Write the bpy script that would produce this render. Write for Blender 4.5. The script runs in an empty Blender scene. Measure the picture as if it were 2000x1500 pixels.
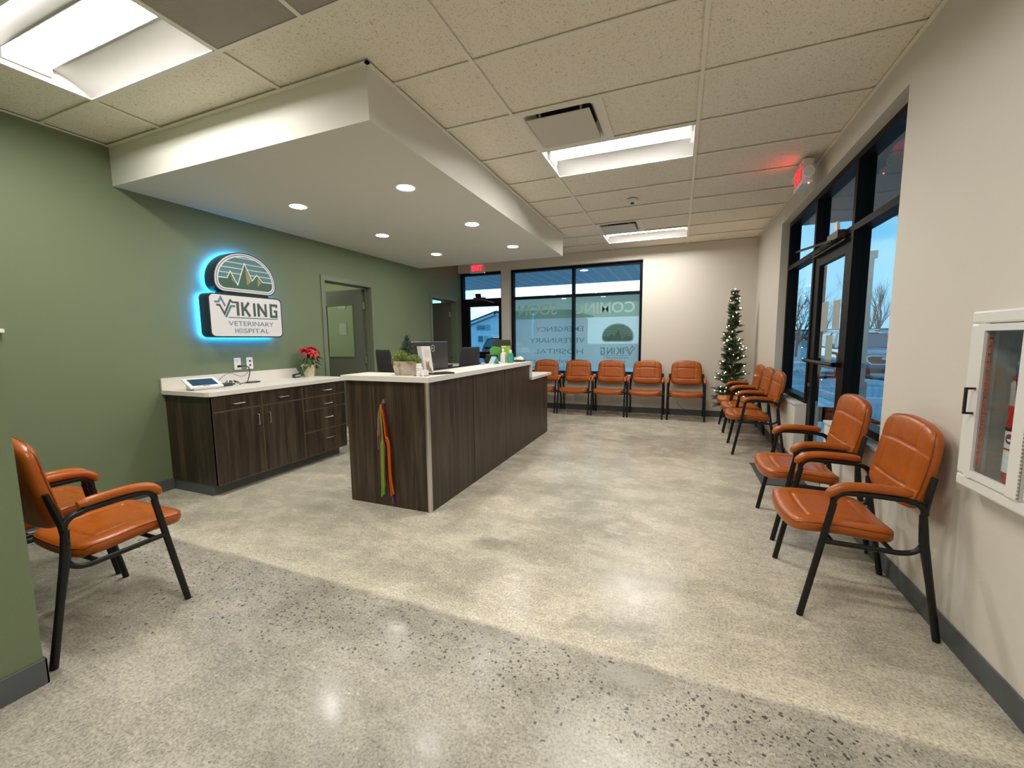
import bpy, bmesh, math, random
from mathutils import Vector, Matrix
PI = math.pi
random.seed(7)
SC = bpy.context.scene
COL = SC.collection

# ------------------------------------------------------------------ camera, sky, exposure
CAM_H = 1.3333
cd = bpy.data.cameras.new('camera')
cam = bpy.data.objects.new('camera', cd)
COL.objects.link(cam)
cd.sensor_width = 36.0
cd.sensor_fit = 'HORIZONTAL'
cd.lens = 807.83 / 2000 * 36.0
cd.clip_start = 0.02
cd.clip_end = 500
Fv = Vector((-0.37165796, 0.92226807, -0.1062637))
Rv = Vector((0.92786267, 0.3727962, -0.00968837))
Uv = Vector((-0.03067943, 0.10219888, 0.99429078))
cam.matrix_world = Matrix(((Rv.x, Uv.x, -Fv.x, 0), (Rv.y, Uv.y, -Fv.y, 0), (Rv.z, Uv.z, -Fv.z, CAM_H), (0, 0, 0, 1)))
SC.camera = cam

W = bpy.data.worlds.new('sky')
SC.world = W
W.use_nodes = True
wn, wl = W.node_tree.nodes, W.node_tree.links
wn.clear()
wo = wn.new('ShaderNodeOutputWorld')
wb = wn.new('ShaderNodeBackground')
wt = wn.new('ShaderNodeTexCoord')
wsx = wn.new('ShaderNodeSeparateXYZ')
wr = wn.new('ShaderNodeValToRGB')
wno = wn.new('ShaderNodeTexNoise')
wno.inputs['Scale'].default_value = 2.2
wno.inputs['Detail'].default_value = 5
wadd = wn.new('ShaderNodeMath'); wadd.operation = 'MULTIPLY_ADD'
wadd.inputs[1].default_value = 0.22
wl.new(wt.outputs['Generated'], wno.inputs['Vector'])
wl.new(wt.outputs['Generated'], wsx.inputs[0])
wl.new(wno.outputs['Fac'], wadd.inputs[0])
wl.new(wsx.outputs['Z'], wadd.inputs[2])
wl.new(wadd.outputs[0], wr.inputs[0])
e = wr.color_ramp.elements
e[0].position = 0.10; e[0].color = (0.15, 0.39, 0.56, 1)
e[1].position = 0.55; e[1].color = (0.085, 0.29, 0.48, 1)
wdot = wn.new('ShaderNodeVectorMath'); wdot.operation = 'DOT_PRODUCT'; wdot.inputs[1].default_value = (-0.16, 0.982, 0.10)
wl.new(wt.outputs['Generated'], wdot.inputs[0])
wmr = wn.new('ShaderNodeMapRange'); wmr.interpolation_type = 'SMOOTHSTEP'; wmr.inputs['From Min'].default_value = 0.90; wmr.inputs['From Max'].default_value = 0.992
wl.new(wdot.outputs['Value'], wmr.inputs['Value'])
wmx = wn.new('ShaderNodeMix'); wmx.data_type = 'RGBA'
wl.new(wmr.outputs[0], wmx.inputs[0]); wl.new(wr.outputs[0], wmx.inputs[6]); wmx.inputs[7].default_value = (0.72, 1.08, 1.25, 1)
wl.new(wmx.outputs[2], wb.inputs['Color'])
wb.inputs['Strength'].default_value = 1.0
wl.new(wb.outputs[0], wo.inputs[0])

SC.view_settings.view_transform = 'Standard'
SC.view_settings.look = 'None'
SC.view_settings.gamma = 1
SC.view_settings.use_curve_mapping = False
SC.view_settings.exposure = 1.2
PANEL_POWER = 27.0
DOWN_POWER = 80.0
SC.cycles.use_denoising = True
SC.cycles.max_bounces = 8
SC.cycles.diffuse_bounces = 5
SC.cycles.transparent_max_bounces = 24
SC.cycles.caustics_reflective = False
SC.cycles.caustics_refractive = False
SC.cycles.sample_clamp_indirect = 6
SC.cycles.use_adaptive_sampling = True

# ------------------------------------------------------------------ materials
MATS = {}
def newmat(name):
    m = bpy.data.materials.new(name)
    m.use_nodes = True
    nt = m.node_tree
    return m, nt.nodes, nt.links, nt.nodes['Principled BSDF']

def M(name, col, rough=0.5, metal=0.0, spec=0.5, bump=0.0, bscale=200.0, var=0.0, vscale=6.0, coat=0.0):
    if name in MATS: return MATS[name]
    m, n, l, b = newmat(name)
    b.inputs['Base Color'].default_value = (*col, 1)
    b.inputs['Roughness'].default_value = rough
    b.inputs['Metallic'].default_value = metal
    b.inputs['Specular IOR Level'].default_value = spec
    b.inputs['Coat Weight'].default_value = coat
    tc = n.new('ShaderNodeTexCoord')
    if var > 0:
        no = n.new('ShaderNodeTexNoise'); no.inputs['Scale'].default_value = vscale; no.inputs['Detail'].default_value = 4
        l.new(tc.outputs['Object'], no.inputs['Vector'])
        r = n.new('ShaderNodeValToRGB')
        r.color_ramp.elements[0].position = .3; r.color_ramp.elements[1].position = .7
        r.color_ramp.elements[0].color = (*[c * (1 - var) for c in col], 1)
        r.color_ramp.elements[1].color = (*[min(1, c * (1 + var)) for c in col], 1)
        l.new(no.outputs['Fac'], r.inputs[0]); l.new(r.outputs[0], b.inputs['Base Color'])
    if bump > 0:
        no = n.new('ShaderNodeTexNoise'); no.inputs['Scale'].default_value = bscale; no.inputs['Detail'].default_value = 3
        l.new(tc.outputs['Object'], no.inputs['Vector'])
        bp = n.new('ShaderNodeBump'); bp.inputs['Strength'].default_value = bump; bp.inputs['Distance'].default_value = 0.002
        l.new(no.outputs['Fac'], bp.inputs['Height']); l.new(bp.outputs[0], b.inputs['Normal'])
    MATS[name] = m
    return m

def emis(name, col, s):
    m = bpy.data.materials.new(name); m.use_nodes = True
    n, l = m.node_tree.nodes, m.node_tree.links
    n.clear()
    o = n.new('ShaderNodeOutputMaterial'); e = n.new('ShaderNodeEmission')
    e.inputs[0].default_value = (*col, 1); e.inputs[1].default_value = s
    l.new(e.outputs[0], o.inputs[0])
    MATS[name] = m
    return m

def glassmat(name, tint=(.93, .97, .97), k=1.0):
    m = bpy.data.materials.new(name); m.use_nodes = True
    n, l = m.node_tree.nodes, m.node_tree.links
    n.clear()
    o = n.new('ShaderNodeOutputMaterial'); t = n.new('ShaderNodeBsdfTransparent'); g = n.new('ShaderNodeBsdfGlossy')
    f = n.new('ShaderNodeFresnel'); f.inputs[0].default_value = 1.5
    mu = n.new('ShaderNodeMath'); mu.operation = 'MULTIPLY'; mu.inputs[1].default_value = k; mu.use_clamp = True
    mx = n.new('ShaderNodeMixShader')
    t.inputs[0].default_value = (*tint, 1); g.inputs['Roughness'].default_value = 0.0
    g.inputs['Color'].default_value = (.9, .9, .9, 1)
    gg = n.new('ShaderNodeNewGeometry'); sb = n.new('ShaderNodeMath'); sb.operation = 'SUBTRACT'; sb.inputs[0].default_value = 1
    l.new(gg.outputs['Backfacing'], sb.inputs[1]); m3 = n.new('ShaderNodeMath'); m3.operation = 'MULTIPLY'
    l.new(f.outputs[0], mu.inputs[0]); l.new(mu.outputs[0], m3.inputs[0]); l.new(sb.outputs[0], m3.inputs[1]); l.new(m3.outputs[0], mx.inputs[0])
    l.new(t.outputs[0], mx.inputs[1]); l.new(g.outputs[0], mx.inputs[2]); l.new(mx.outputs[0], o.inputs[0])
    MATS[name] = m
    return m

def film(name, col, transp, back=.75):
    """thin translucent sheet: part seen through, part diffusing both ways"""
    m = bpy.data.materials.new(name); m.use_nodes = True
    n, l = m.node_tree.nodes, m.node_tree.links
    n.clear()
    o = n.new('ShaderNodeOutputMaterial'); t = n.new('ShaderNodeBsdfTransparent'); d = n.new('ShaderNodeBsdfDiffuse'); tr = n.new('ShaderNodeBsdfTranslucent')
    m1 = n.new('ShaderNodeMixShader'); m2 = n.new('ShaderNodeMixShader')
    d.inputs[0].default_value = (*col, 1); tr.inputs[0].default_value = (*col, 1)
    m1.inputs[0].default_value = back; m2.inputs[0].default_value = transp
    l.new(d.outputs[0], m1.inputs[1]); l.new(tr.outputs[0], m1.inputs[2]); l.new(m1.outputs[0], m2.inputs[1]); l.new(t.outputs[0], m2.inputs[2]); l.new(m2.outputs[0], o.inputs[0])
    MATS[name] = m
    return m

def ramp(n, pts):
    r = n.new('ShaderNodeValToRGB'); el = r.color_ramp.elements
    while len(el) < len(pts): el.new(0.5)
    for q, (p, c) in zip(el, pts): q.position = p; q.color = (*c, 1) if len(c) == 3 else c
    return r
def math_(n, l, op, a, b=None, clamp=False):
    x = n.new('ShaderNodeMath'); x.operation = op; x.use_clamp = clamp
    for i, v in enumerate((a, b)):
        if v is None: continue
        if isinstance(v, (int, float)): x.inputs[i].default_value = v
        else: l.new(v, x.inputs[i])
    return x.outputs[0]
def mixc(n, l, f, a, b, mode='MIX'):
    x = n.new('ShaderNodeMix'); x.data_type = 'RGBA'; x.blend_type = mode
    if isinstance(f, (int, float)): x.inputs[0].default_value = f
    else: l.new(f, x.inputs[0])
    for i, v in ((6, a), (7, b)):
        if isinstance(v, tuple): x.inputs[i].default_value = (*v, 1)
        else: l.new(v, x.inputs[i])
    return x.outputs[2]

# wall paints with a light roller texture
M_GREEN = M('sage green wall paint', (0.150, 0.190, 0.104), .6, bump=.25, bscale=260)
M_BEIGE = M('warm white wall paint', (0.64, 0.60, 0.53), .6, bump=.25, bscale=260)
M_SOFFIT = M('soffit paint', (0.68, 0.67, 0.61), .6, bump=.15, bscale=260)
M_BASE = M('grey vinyl base', (0.085, 0.098, 0.103), .45)
M_BASE_DK = M('dark vinyl base', (0.07, 0.078, 0.078), .5)
M_TBAR = M('ceiling grid enamel', (0.82, 0.78, 0.68), .4)
M_FIX = M('white fixture enamel', (0.82, 0.81, 0.78), .35)
M_BLACK = M('black powder coat', (0.007, 0.007, 0.007), .36, spec=.35)
M_BRONZE = M('dark bronze aluminium', (0.009, 0.008, 0.008), .45, spec=.10)
M_SILL = M('sill laminate', (0.62, 0.60, 0.55), .35)
M_LEATHER = None
M_COUNTER = M('off white counter laminate', (0.70, 0.67, 0.61), .38, var=.05, vscale=90)
M_STEEL = M('brushed nickel', (0.62, 0.60, 0.57), .28, metal=1)
M_WHITE = M('white plastic', (0.80, 0.79, 0.76), .4)
M_DARKPL = M('dark plastic', (0.02, 0.02, 0.023), .38)
M_GREYPL = M('charcoal plastic', (0.045, 0.045, 0.05), .45)
M_PAPER = M('white paper', (0.82, 0.80, 0.77), .7)
M_DOORGREEN = M('sage green door enamel', (0.16, 0.185, 0.125), .4)
M_DOORGREY = M('grey green door leaf', (0.13, 0.145, 0.115), .45)
M_GLASS = glassmat('clear glass')
M_GLASS_T = glassmat('storefront glass', (.88, .95, .97), 1.0)
M_TUBE = emis('panel diffuser glow', (1.0, .955, .90), PANEL_POWER)
M_DOWN = emis('downlight lens glow', (1.0, .95, .88), DOWN_POWER)
M_DOWNOUT = emis('outdoor downlight glow', (1.0, .96, .9), 6)

def leather():
    m, n, l, b = newmat('tan orange leather')
    tc = n.new('ShaderNodeTexCoord')
    no = n.new('ShaderNodeTexNoise'); no.inputs['Scale'].default_value = 5; no.inputs['Detail'].default_value = 6; no.inputs['Roughness'].default_value = .65
    l.new(tc.outputs['Object'], no.inputs['Vector'])
    r = ramp(n, [(.25, (.28, .058, .002)), (.55, (.37, .084, .003)), (.8, (.45, .118, .007))])
    l.new(no.outputs['Fac'], r.inputs[0]); l.new(r.outputs[0], b.inputs['Base Color'])
    b.inputs['Roughness'].default_value = .33; b.inputs['Specular IOR Level'].default_value = .42; b.inputs['Coat Weight'].default_value = .10; b.inputs['Coat Roughness'].default_value = .25
    v = n.new('ShaderNodeTexVoronoi'); v.inputs['Scale'].default_value = 240
    l.new(tc.outputs['Object'], v.inputs['Vector'])
    n2 = n.new('ShaderNodeTexNoise'); n2.inputs['Scale'].default_value = 14; n2.inputs['Detail'].default_value = 3
    l.new(tc.outputs['Object'], n2.inputs['Vector'])
    b1 = n.new('ShaderNodeBump'); b1.inputs['Strength'].default_value = .25; b1.inputs['Distance'].default_value = .001
    b2 = n.new('ShaderNodeBump'); b2.inputs['Strength'].default_value = .35; b2.inputs['Distance'].default_value = .012
    l.new(v.outputs['Distance'], b1.inputs['Height']); l.new(n2.outputs['Fac'], b2.inputs['Height'])
    l.new(b2.outputs[0], b1.inputs['Normal']); l.new(b1.outputs[0], b.inputs['Normal'])
    return m
M_LEATHER = leather()
M_PIPE = M('leather piping', (.20, .045, .006), .4)

def wood():
    m, n, l, b = newmat('dark walnut laminate')
    g = n.new('ShaderNodeNewGeometry')
    mp = n.new('ShaderNodeMapping'); mp.inputs['Scale'].default_value = (16, 16, .9)
    l.new(g.outputs['Position'], mp.inputs['Vector'])
    no = n.new('ShaderNodeTexNoise'); no.inputs['Scale'].default_value = 1.4; no.inputs['Detail'].default_value = 8; no.inputs['Roughness'].default_value = .62; no.inputs['Distortion'].default_value = .5
    l.new(mp.outputs[0], no.inputs['Vector'])
    mp2 = n.new('ShaderNodeMapping'); mp2.inputs['Scale'].default_value = (120, 120, 2.5)
    l.new(g.outputs['Position'], mp2.inputs['Vector'])
    n2 = n.new('ShaderNodeTexNoise'); n2.inputs['Scale'].default_value = 1.0; n2.inputs['Detail'].default_value = 3
    l.new(mp2.outputs[0], n2.inputs['Vector'])
    r = ramp(n, [(.28, (.014, .009, .0045)), (.46, (.030, .020, .0115)), (.60, (.056, .040, .025)), (.78, (.105, .080, .055))])
    f = math_(n, l, 'ADD', no.outputs['Fac'], math_(n, l, 'MULTIPLY', math_(n, l, 'SUBTRACT', n2.outputs['Fac'], .5), .22))
    l.new(f, r.inputs[0]); l.new(r.outputs[0], b.inputs['Base Color'])
    b.inputs['Roughness'].default_value = .42
    return m
M_WOOD = wood()
M_WOODEDGE = M('laminate edge band', (.16, .115, .07), .5)

def floormat():
    m, n, l, b = newmat('polished concrete')
    g = n.new('ShaderNodeNewGeometry'); P = g.outputs['Position']
    s = n.new('ShaderNodeSeparateXYZ'); l.new(P, s.inputs[0])
    def noise(scale, detail=4, rough=.55, dist=0, vec=P):
        x = n.new('ShaderNodeTexNoise'); x.inputs['Scale'].default_value = scale; x.inputs['Detail'].default_value = detail
        x.inputs['Roughness'].default_value = rough; x.inputs['Distortion'].default_value = dist
        l.new(vec, x.inputs['Vector']); return x.outputs['Fac']
    wn2 = n.new('ShaderNodeTexNoise'); wn2.inputs['Scale'].default_value = 42; wn2.inputs['Detail'].default_value = 2; l.new(P, wn2.inputs['Vector'])
    wv = n.new('ShaderNodeVectorMath'); wv.operation = 'MULTIPLY_ADD'; wv.inputs[1].default_value = (.022, .022, 0); l.new(wn2.outputs['Color'], wv.inputs[0]); l.new(P, wv.inputs[2])
    PW = wv.outputs[0]
    def vor(scale, feat='F1', rnd=1.0):
        x = n.new('ShaderNodeTexVoronoi'); x.inputs['Scale'].default_value = scale; x.feature = feat
        x.inputs['Randomness'].default_value = rnd
        l.new(PW, x.inputs['Vector']); return x
    # wobbling pour seam near y = 1.64
    wob = math_(n, l, 'MULTIPLY', math_(n, l, 'SUBTRACT', noise(1.5, 3), .5), .07)
    d = math_(n, l, 'SUBTRACT', math_(n, l, 'ADD', s.outputs['Y'], wob), 1.64)          # >0 far pour, <0 near pour
    far = math_(n, l, 'MULTIPLY', math_(n, l, 'ADD', d, .015), 30, True)
    mpf = n.new('ShaderNodeMapping'); mpf.inputs['Scale'].default_value = (.7, 1.15, 1); l.new(P, mpf.inputs['Vector'])
    big = noise(.9, 8, .62, .6, mpf.outputs[0])
    mid = noise(4.5, 8, .66, .3, mpf.outputs[0])
    f1 = math_(n, l, 'ADD', math_(n, l, 'MULTIPLY', big, .62), math_(n, l, 'MULTIPLY', mid, .38))
    rf = ramp(n, [(.34, (.32, .298, .243)), (.45, (.425, .395, .318)), (.53, (.53, .49, .40)), (.63, (.64, .592, .485))])
    l.new(f1, rf.inputs[0])
    rn = ramp(n, [(.36, (.24, .228, .192)), (.5, (.375, .352, .298)), (.62, (.49, .46, .385))])
    l.new(f1, rn.inputs[0])
    # fine sandy grain everywhere
    gr = noise(95, 3, .7)
    grr = ramp(n, [(.30, (.52, .52, .52)), (.5, (1, 1, 1)), (.70, (1.30, 1.28, 1.22))]); l.new(gr, grr.inputs[0])
    gr2 = noise(28, 4, .7)
    gr2r = ramp(n, [(.3, (.80, .80, .80)), (.52, (1, 1, 1)), (.7, (1.1, 1.1, 1.08))]); l.new(gr2, gr2r.inputs[0])
    # crackle in the far pour
    vc = vor(9, 'DISTANCE_TO_EDGE')
    ck = ramp(n, [(0, (1.12, 1.12, 1.1)), (.035, (1, 1, 1))]); l.new(vc.outputs['Distance'], ck.inputs[0])
    farc = mixc(n, l, math_(n, l, 'MULTIPLY', noise(.9, 2), .8), rf.outputs[0], mixc(n, l, 1.0, rf.outputs[0], ck.outputs[0], 'MULTIPLY'))
    # cement paste bright rim just beyond the seam
    rim = math_(n, l, 'MULTIPLY', far, math_(n, l, 'SUBTRACT', 1, math_(n, l, 'MULTIPLY', d, 5.5), True), True)
    farc = mixc(n, l, math_(n, l, 'MULTIPLY', rim, .5), farc, (.70, .65, .52))
    # exposed aggregate in the near pour
    pe = vor(70); rnd = n.new('ShaderNodeSeparateColor'); l.new(pe.outputs['Color'], rnd.inputs[0])
    near_band = math_(n, l, 'SUBTRACT', 1, math_(n, l, 'MULTIPLY', math_(n, l, 'ABSOLUTE', math_(n, l, 'ADD', d, .17)), 3.2), True)
    dens = math_(n, l, 'ADD', math_(n, l, 'ADD', .022, math_(n, l, 'MULTIPLY', near_band, .34)), math_(n, l, 'MULTIPLY', math_(n, l, 'SUBTRACT', noise(1.3, 3), .53, ), .5), )
    stone = math_(n, l, 'MULTIPLY', math_(n, l, 'LESS_THAN', rnd.outputs[0], dens), math_(n, l, 'LESS_THAN', pe.outputs['Distance'], math_(n, l, 'MULTIPLY', math_(n, l, 'ADD', rnd.outputs[1], .25), .42)))
    pale = math_(n, l, 'MULTIPLY', math_(n, l, 'GREATER_THAN', rnd.outputs[0], .985), math_(n, l, 'LESS_THAN', pe.outputs['Distance'], .3))
    pe2 = vor(150); rnd2 = n.new('ShaderNodeSeparateColor'); l.new(pe2.outputs['Color'], rnd2.inputs[0])
    stone2 = math_(n, l, 'MULTIPLY', math_(n, l, 'LESS_THAN', rnd2.outputs[0], math_(n, l, 'ADD', math_(n, l, 'MULTIPLY', dens, 1.0), .05)), math_(n, l, 'LESS_THAN', pe2.outputs['Distance'], .33))
    nearc = mixc(n, l, math_(n, l, 'MULTIPLY', stone2, .65), rn.outputs[0], (.085, .08, .07))
    nearc = mixc(n, l, math_(n, l, 'MULTIPLY', stone, .85), nearc, (.055, .052, .048))
    nearc = mixc(n, l, math_(n, l, 'MULTIPLY', pale, .8), nearc, (.62, .58, .48))
    c = mixc(n, l, far, nearc, farc)
    c = mixc(n, l, 1.0, c, grr.outputs[0], 'MULTIPLY')
    c = mixc(n, l, 1.0, c, gr2r.outputs[0], 'MULTIPLY')
    # one dark blotch left by a patch of the slab
    def blob(cx, cy, rx, ry):
        ax = math_(n, l, 'DIVIDE', math_(n, l, 'SUBTRACT', s.outputs['X'], cx), rx)
        ay = math_(n, l, 'DIVIDE', math_(n, l, 'SUBTRACT', s.outputs['Y'], cy), ry)
        q = math_(n, l, 'ADD', math_(n, l, 'MULTIPLY', ax, ax), math_(n, l, 'MULTIPLY', ay, ay))
        q = math_(n, l, 'ADD', q, math_(n, l, 'MULTIPLY', math_(n, l, 'SUBTRACT', mid, .5), 3.5))
        return math_(n, l, 'SUBTRACT', 1.2, q, True)
    c = mixc(n, l, math_(n, l, 'MULTIPLY', blob(-1.06, 2.36, .2, .09), .45), c, (.17, .16, .13))
    c = mixc(n, l, math_(n, l, 'MULTIPLY', blob(-.2, 1.83, .28, .08), .4), c, (.20, .19, .16))
    c = mixc(n, l, math_(n, l, 'MULTIPLY', blob(-.14, 1.57, .13, .045), .7), c, (.40, .38, .34))
    l.new(c, b.inputs['Base Color'])
    rr = ramp(n, [(.35, (.17, .17, .17)), (.65, (.34, .34, .34))]); l.new(mid, rr.inputs[0])
    l.new(rr.outputs[0], b.inputs['Roughness'])
    b.inputs['Specular IOR Level'].default_value = .36
    bp = n.new('ShaderNodeBump'); bp.inputs['Strength'].default_value = .10; bp.inputs['Distance'].default_value = .003
    l.new(mid, bp.inputs['Height']); l.new(bp.outputs[0], b.inputs['Normal'])
    return m
M_FLOOR = floormat()

def tilemat():
    m, n, l, b = newmat('fissured ceiling tile')
    g = n.new('ShaderNodeNewGeometry'); P = g.outputs['Position']
    v = n.new('ShaderNodeTexVoronoi'); v.inputs['Scale'].default_value = 90; l.new(P, v.inputs['Vector'])
    no = n.new('ShaderNodeTexNoise'); no.inputs['Scale'].default_value = 60; no.inputs['Detail'].default_value = 4; no.inputs['Distortion'].default_value = 1.2; l.new(P, no.inputs['Vector'])
    a = ramp(n, [(.30, (0, 0, 0)), (.39, (1, 1, 1))]); l.new(no.outputs['Fac'], a.inputs[0])
    sc = n.new('ShaderNodeSeparateColor'); l.new(v.outputs['Color'], sc.inputs[0])
    hole = math_(n, l, 'MULTIPLY', math_(n, l, 'LESS_THAN', v.outputs['Distance'], .28), math_(n, l, 'LESS_THAN', sc.outputs[0], .6))
    base = mixc(n, l, a.outputs[0], (.52, .47, .39), (.84, .79, .68))
    base = mixc(n, l, math_(n, l, 'MULTIPLY', hole, .6), base, (.42, .38, .31))
    l.new(base, b.inputs['Base Color'])
    b.inputs['Roughness'].default_value = .85
    bp = n.new('ShaderNodeBump'); bp.inputs['Strength'].default_value = .5; bp.inputs['Distance'].default_value = .003
    l.new(a.outputs[0], bp.inputs['Height']); l.new(bp.outputs[0], b.inputs['Normal'])
    return m
M_TILE = tilemat()

def perfmat():
    m, n, l, b = newmat('perforated grille enamel')
    g = n.new('ShaderNodeNewGeometry')
    mp = n.new('ShaderNodeMapping'); mp.inputs['Scale'].default_value = (150, 150, 0); l.new(g.outputs['Position'], mp.inputs['Vector'])
    v = n.new('ShaderNodeTexVoronoi'); v.inputs['Scale'].default_value = 1; v.inputs['Randomness'].default_value = 0; v.voronoi_dimensions = '2D'
    l.new(mp.outputs[0], v.inputs['Vector'])
    h = math_(n, l, 'GREATER_THAN', v.outputs['Distance'], .36)
    l.new(h, b.inputs['Alpha'])
    b.inputs['Base Color'].default_value = (.5, .46, .41, 1); b.inputs['Roughness'].default_value = .5
    return m
M_PERF = perfmat()

# ------------------------------------------------------------------ mesh helpers
class MB:
    def __init__(s): s.b = bmesh.new()
    def box(s, x0, x1, y0, y1, z0, z1, r=0.0, seg=2):
        vs = [s.b.verts.new((x, y, z)) for x in (x0, x1) for y in (y0, y1) for z in (z0, z1)]
        f = [(0, 1, 3, 2), (4, 6, 7, 5), (0, 4, 5, 1), (2, 3, 7, 6), (0, 2, 6, 4), (1, 5, 7, 3)]
        fs = [s.b.faces.new([vs[i] for i in q]) for q in f]
        if r > 0:
            es = list({e for q in fs for e in q.edges})
            bmesh.ops.bevel(s.b, geom=es, offset=r, segments=seg, profile=.5, affect='EDGES', clamp_overlap=True)
        return s
    def obox(s, c, ax, ay, az, hx, hy, hz):
        """box at centre c with unit axes ax, ay, az"""
        c, ax, ay, az = Vector(c), Vector(ax), Vector(ay), Vector(az)
        vs = [s.b.verts.new(c + ax * i * hx + ay * j * hy + az * k * hz) for i in (-1, 1) for j in (-1, 1) for k in (-1, 1)]
        for q in [(0, 1, 3, 2), (4, 6, 7, 5), (0, 4, 5, 1), (2, 3, 7, 6), (0, 2, 6, 4), (1, 5, 7, 3)]: s.b.faces.new([vs[i] for i in q])
        return s
    def tube(s, pts, r, seg=10, cap=True, flat=None):
        """tube along pts; r number or list; flat=(sx,sy) squashes the section"""
        pts = [Vector(p) for p in pts]; n = len(pts)
        rs = r if isinstance(r, (list, tuple)) else [r] * n
        rings = []; up = None
        for i, p in enumerate(pts):
            t = (pts[min(i + 1, n - 1)] - pts[max(i - 1, 0)]).normalized()
            if up is None:
                up = Vector((0, 0, 1)) if abs(t.z) < .9 else Vector((1, 0, 0))
            a = t.cross(up)
            if a.length < 1e-6: a = t.orthogonal()
            a.normalize(); bq = a.cross(t).normalized(); up = bq
            fx, fy = flat or (1, 1)
            rings.append([s.b.verts.new(p + a * math.cos(2 * PI * k / seg) * rs[i] * fx + bq * math.sin(2 * PI * k / seg) * rs[i] * fy) for k in range(seg)])
        for i in range(n - 1):
            for k in range(seg):
                s.b.faces.new((rings[i][k], rings[i][(k + 1) % seg], rings[i + 1][(k + 1) % seg], rings[i + 1][k]))
        if cap:
            s.b.faces.new(rings[0][::-1]); s.b.faces.new(rings[-1])
        return s
    def lathe(s, prof, c=(0, 0, 0), seg=24, sx=1, sy=1):
        c = Vector(c); rings = []
        for r, z in prof:
            rings.append([s.b.verts.new(c + Vector((math.cos(2 * PI * k / seg) * r * sx, math.sin(2 * PI * k / seg) * r * sy, z))) for k in range(seg)])
        for i in range(len(rings) - 1):
            for k in range(seg):
                s.b.faces.new((rings[i][k], rings[i][(k + 1) % seg], rings[i + 1][(k + 1) % seg], rings[i + 1][k]))
        s.b.faces.new(rings[0][::-1]); s.b.faces.new(rings[-1])
        return s
    def poly(s, pts, flip=False):
        vs = [s.b.verts.new(Vector(p)) for p in pts]
        s.b.faces.new(vs[::-1] if flip else vs)
        return s
    def prism(s, pts, d):
        """pts polygon, extruded by the vector d"""
        d = Vector(d); a = [s.b.verts.new(Vector(p)) for p in pts]; b = [s.b.verts.new(Vector(p) + d) for p in pts]
        n = len(a)
        s.b.faces.new(a[::-1]); s.b.faces.new(b)
        for i in range(n): s.b.faces.new((a[i], a[(i + 1) % n], b[(i + 1) % n], b[i]))
        return s
    def sphere(s, c, r, sx=1, sy=1, sz=1, u=12, v=8):
        m = Matrix.Translation(Vector(c)) @ Matrix.Diagonal((sx, sy, sz, 1))
        bmesh.ops.create_uvsphere(s.b, u_segments=u, v_segments=v, radius=r, matrix=m)
        return s
    def grid(s, fn, nu, nv, flip=False):
        g = [[s.b.verts.new(Vector(fn(i / nu, j / nv))) for j in range(nv + 1)] for i in range(nu + 1)]
        for i in range(nu):
            for j in range(nv):
                q = (g[i][j], g[i + 1][j], g[i + 1][j + 1], g[i][j + 1])
                s.b.faces.new(q[::-1] if flip else q)
        return s
    def build(s, name, mat, parent=None, smooth=False, world=True, weld=False, recalc=True):
        if weld: bmesh.ops.remove_doubles(s.b, verts=s.b.verts, dist=1e-5)
        if recalc: bmesh.ops.recalc_face_normals(s.b, faces=s.b.faces)
        if parent is not None and world:
            o = WLOC.get(parent.name, Vector())
            bmesh.ops.translate(s.b, verts=s.b.verts, vec=-o)
        me = bpy.data.meshes.new(name); s.b.to_mesh(me); s.b.free()
        ob = bpy.data.objects.new(name, me); COL.objects.link(ob)
        if mat is not None: me.materials.append(mat)
        if smooth is True:
            for p in me.polygons: p.use_smooth = True
        elif smooth:
            me.shade_smooth() if hasattr(me, 'shade_smooth') else None
            try: me.set_sharp_from_angle(angle=math.radians(smooth))
            except Exception: pass
        if parent is not None:
            ob.parent = parent
            WLOC[ob.name] = WLOC.get(parent.name, Vector()) if world else Vector()
        else:
            WLOC[ob.name] = Vector()
        return ob
WLOC = {}

def tag(o, label=None, cat=None, group=None, kind=None):
    if label: o['label'] = label
    if cat: o['category'] = cat
    if group: o['group'] = group
    if kind: o['kind'] = kind
    return o
def thing(name, loc, label, cat, group=None):
    o = bpy.data.objects.new(name, None); COL.objects.link(o); o.location = loc; o.empty_display_size = .1
    WLOC[o.name] = Vector(loc)
    return tag(o, label, cat, group)
def single(ob, label, cat, group=None): return tag(ob, label, cat, group)
def struct(name, loc=(0, 0, 0)):
    o = bpy.data.objects.new(name, None); COL.objects.link(o); o.location = loc
    WLOC[o.name] = Vector(loc); o['kind'] = 'structure'
    return o
def st(ob): ob['kind'] = 'structure'; return ob
def dup(root, loc=None, rotz=None, label=None):
    r = root.copy(); COL.objects.link(r)
    if loc is not None: r.location = loc
    if rotz is not None: r.rotation_euler = (0, 0, rotz)
    if label: r['label'] = label
    def rec(src, dst):
        for ch in src.children:
            c = ch.copy(); COL.objects.link(c); c.parent = dst; rec(ch, c)
    rec(root, r)
    return r

def arc(c, a0, a1, r, n, ax, ay):
    c, ax, ay = Vector(c), Vector(ax), Vector(ay)
    return [c + ax * math.cos(a0 + (a1 - a0) * i / n) * r + ay * math.sin(a0 + (a1 - a0) * i / n) * r for i in range(n + 1)]
def smoothpath(pts, n=8):
    """Catmull-Rom through pts"""
    P = [Vector(p) for p in pts]; P = [P[0] * 2 - P[1]] + P + [P[-1] * 2 - P[-2]]; out = []
    for i in range(1, len(P) - 2):
        for k in range(n):
            t = k / n; a, b, c, d = P[i - 1:i + 3]
            out.append(.5 * ((2 * b) + (c - a) * t + (2 * a - 5 * b + 4 * c - d) * t * t + (3 * b - a - 3 * c + d) * t ** 3))
    out.append(P[-2]); return out

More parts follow.
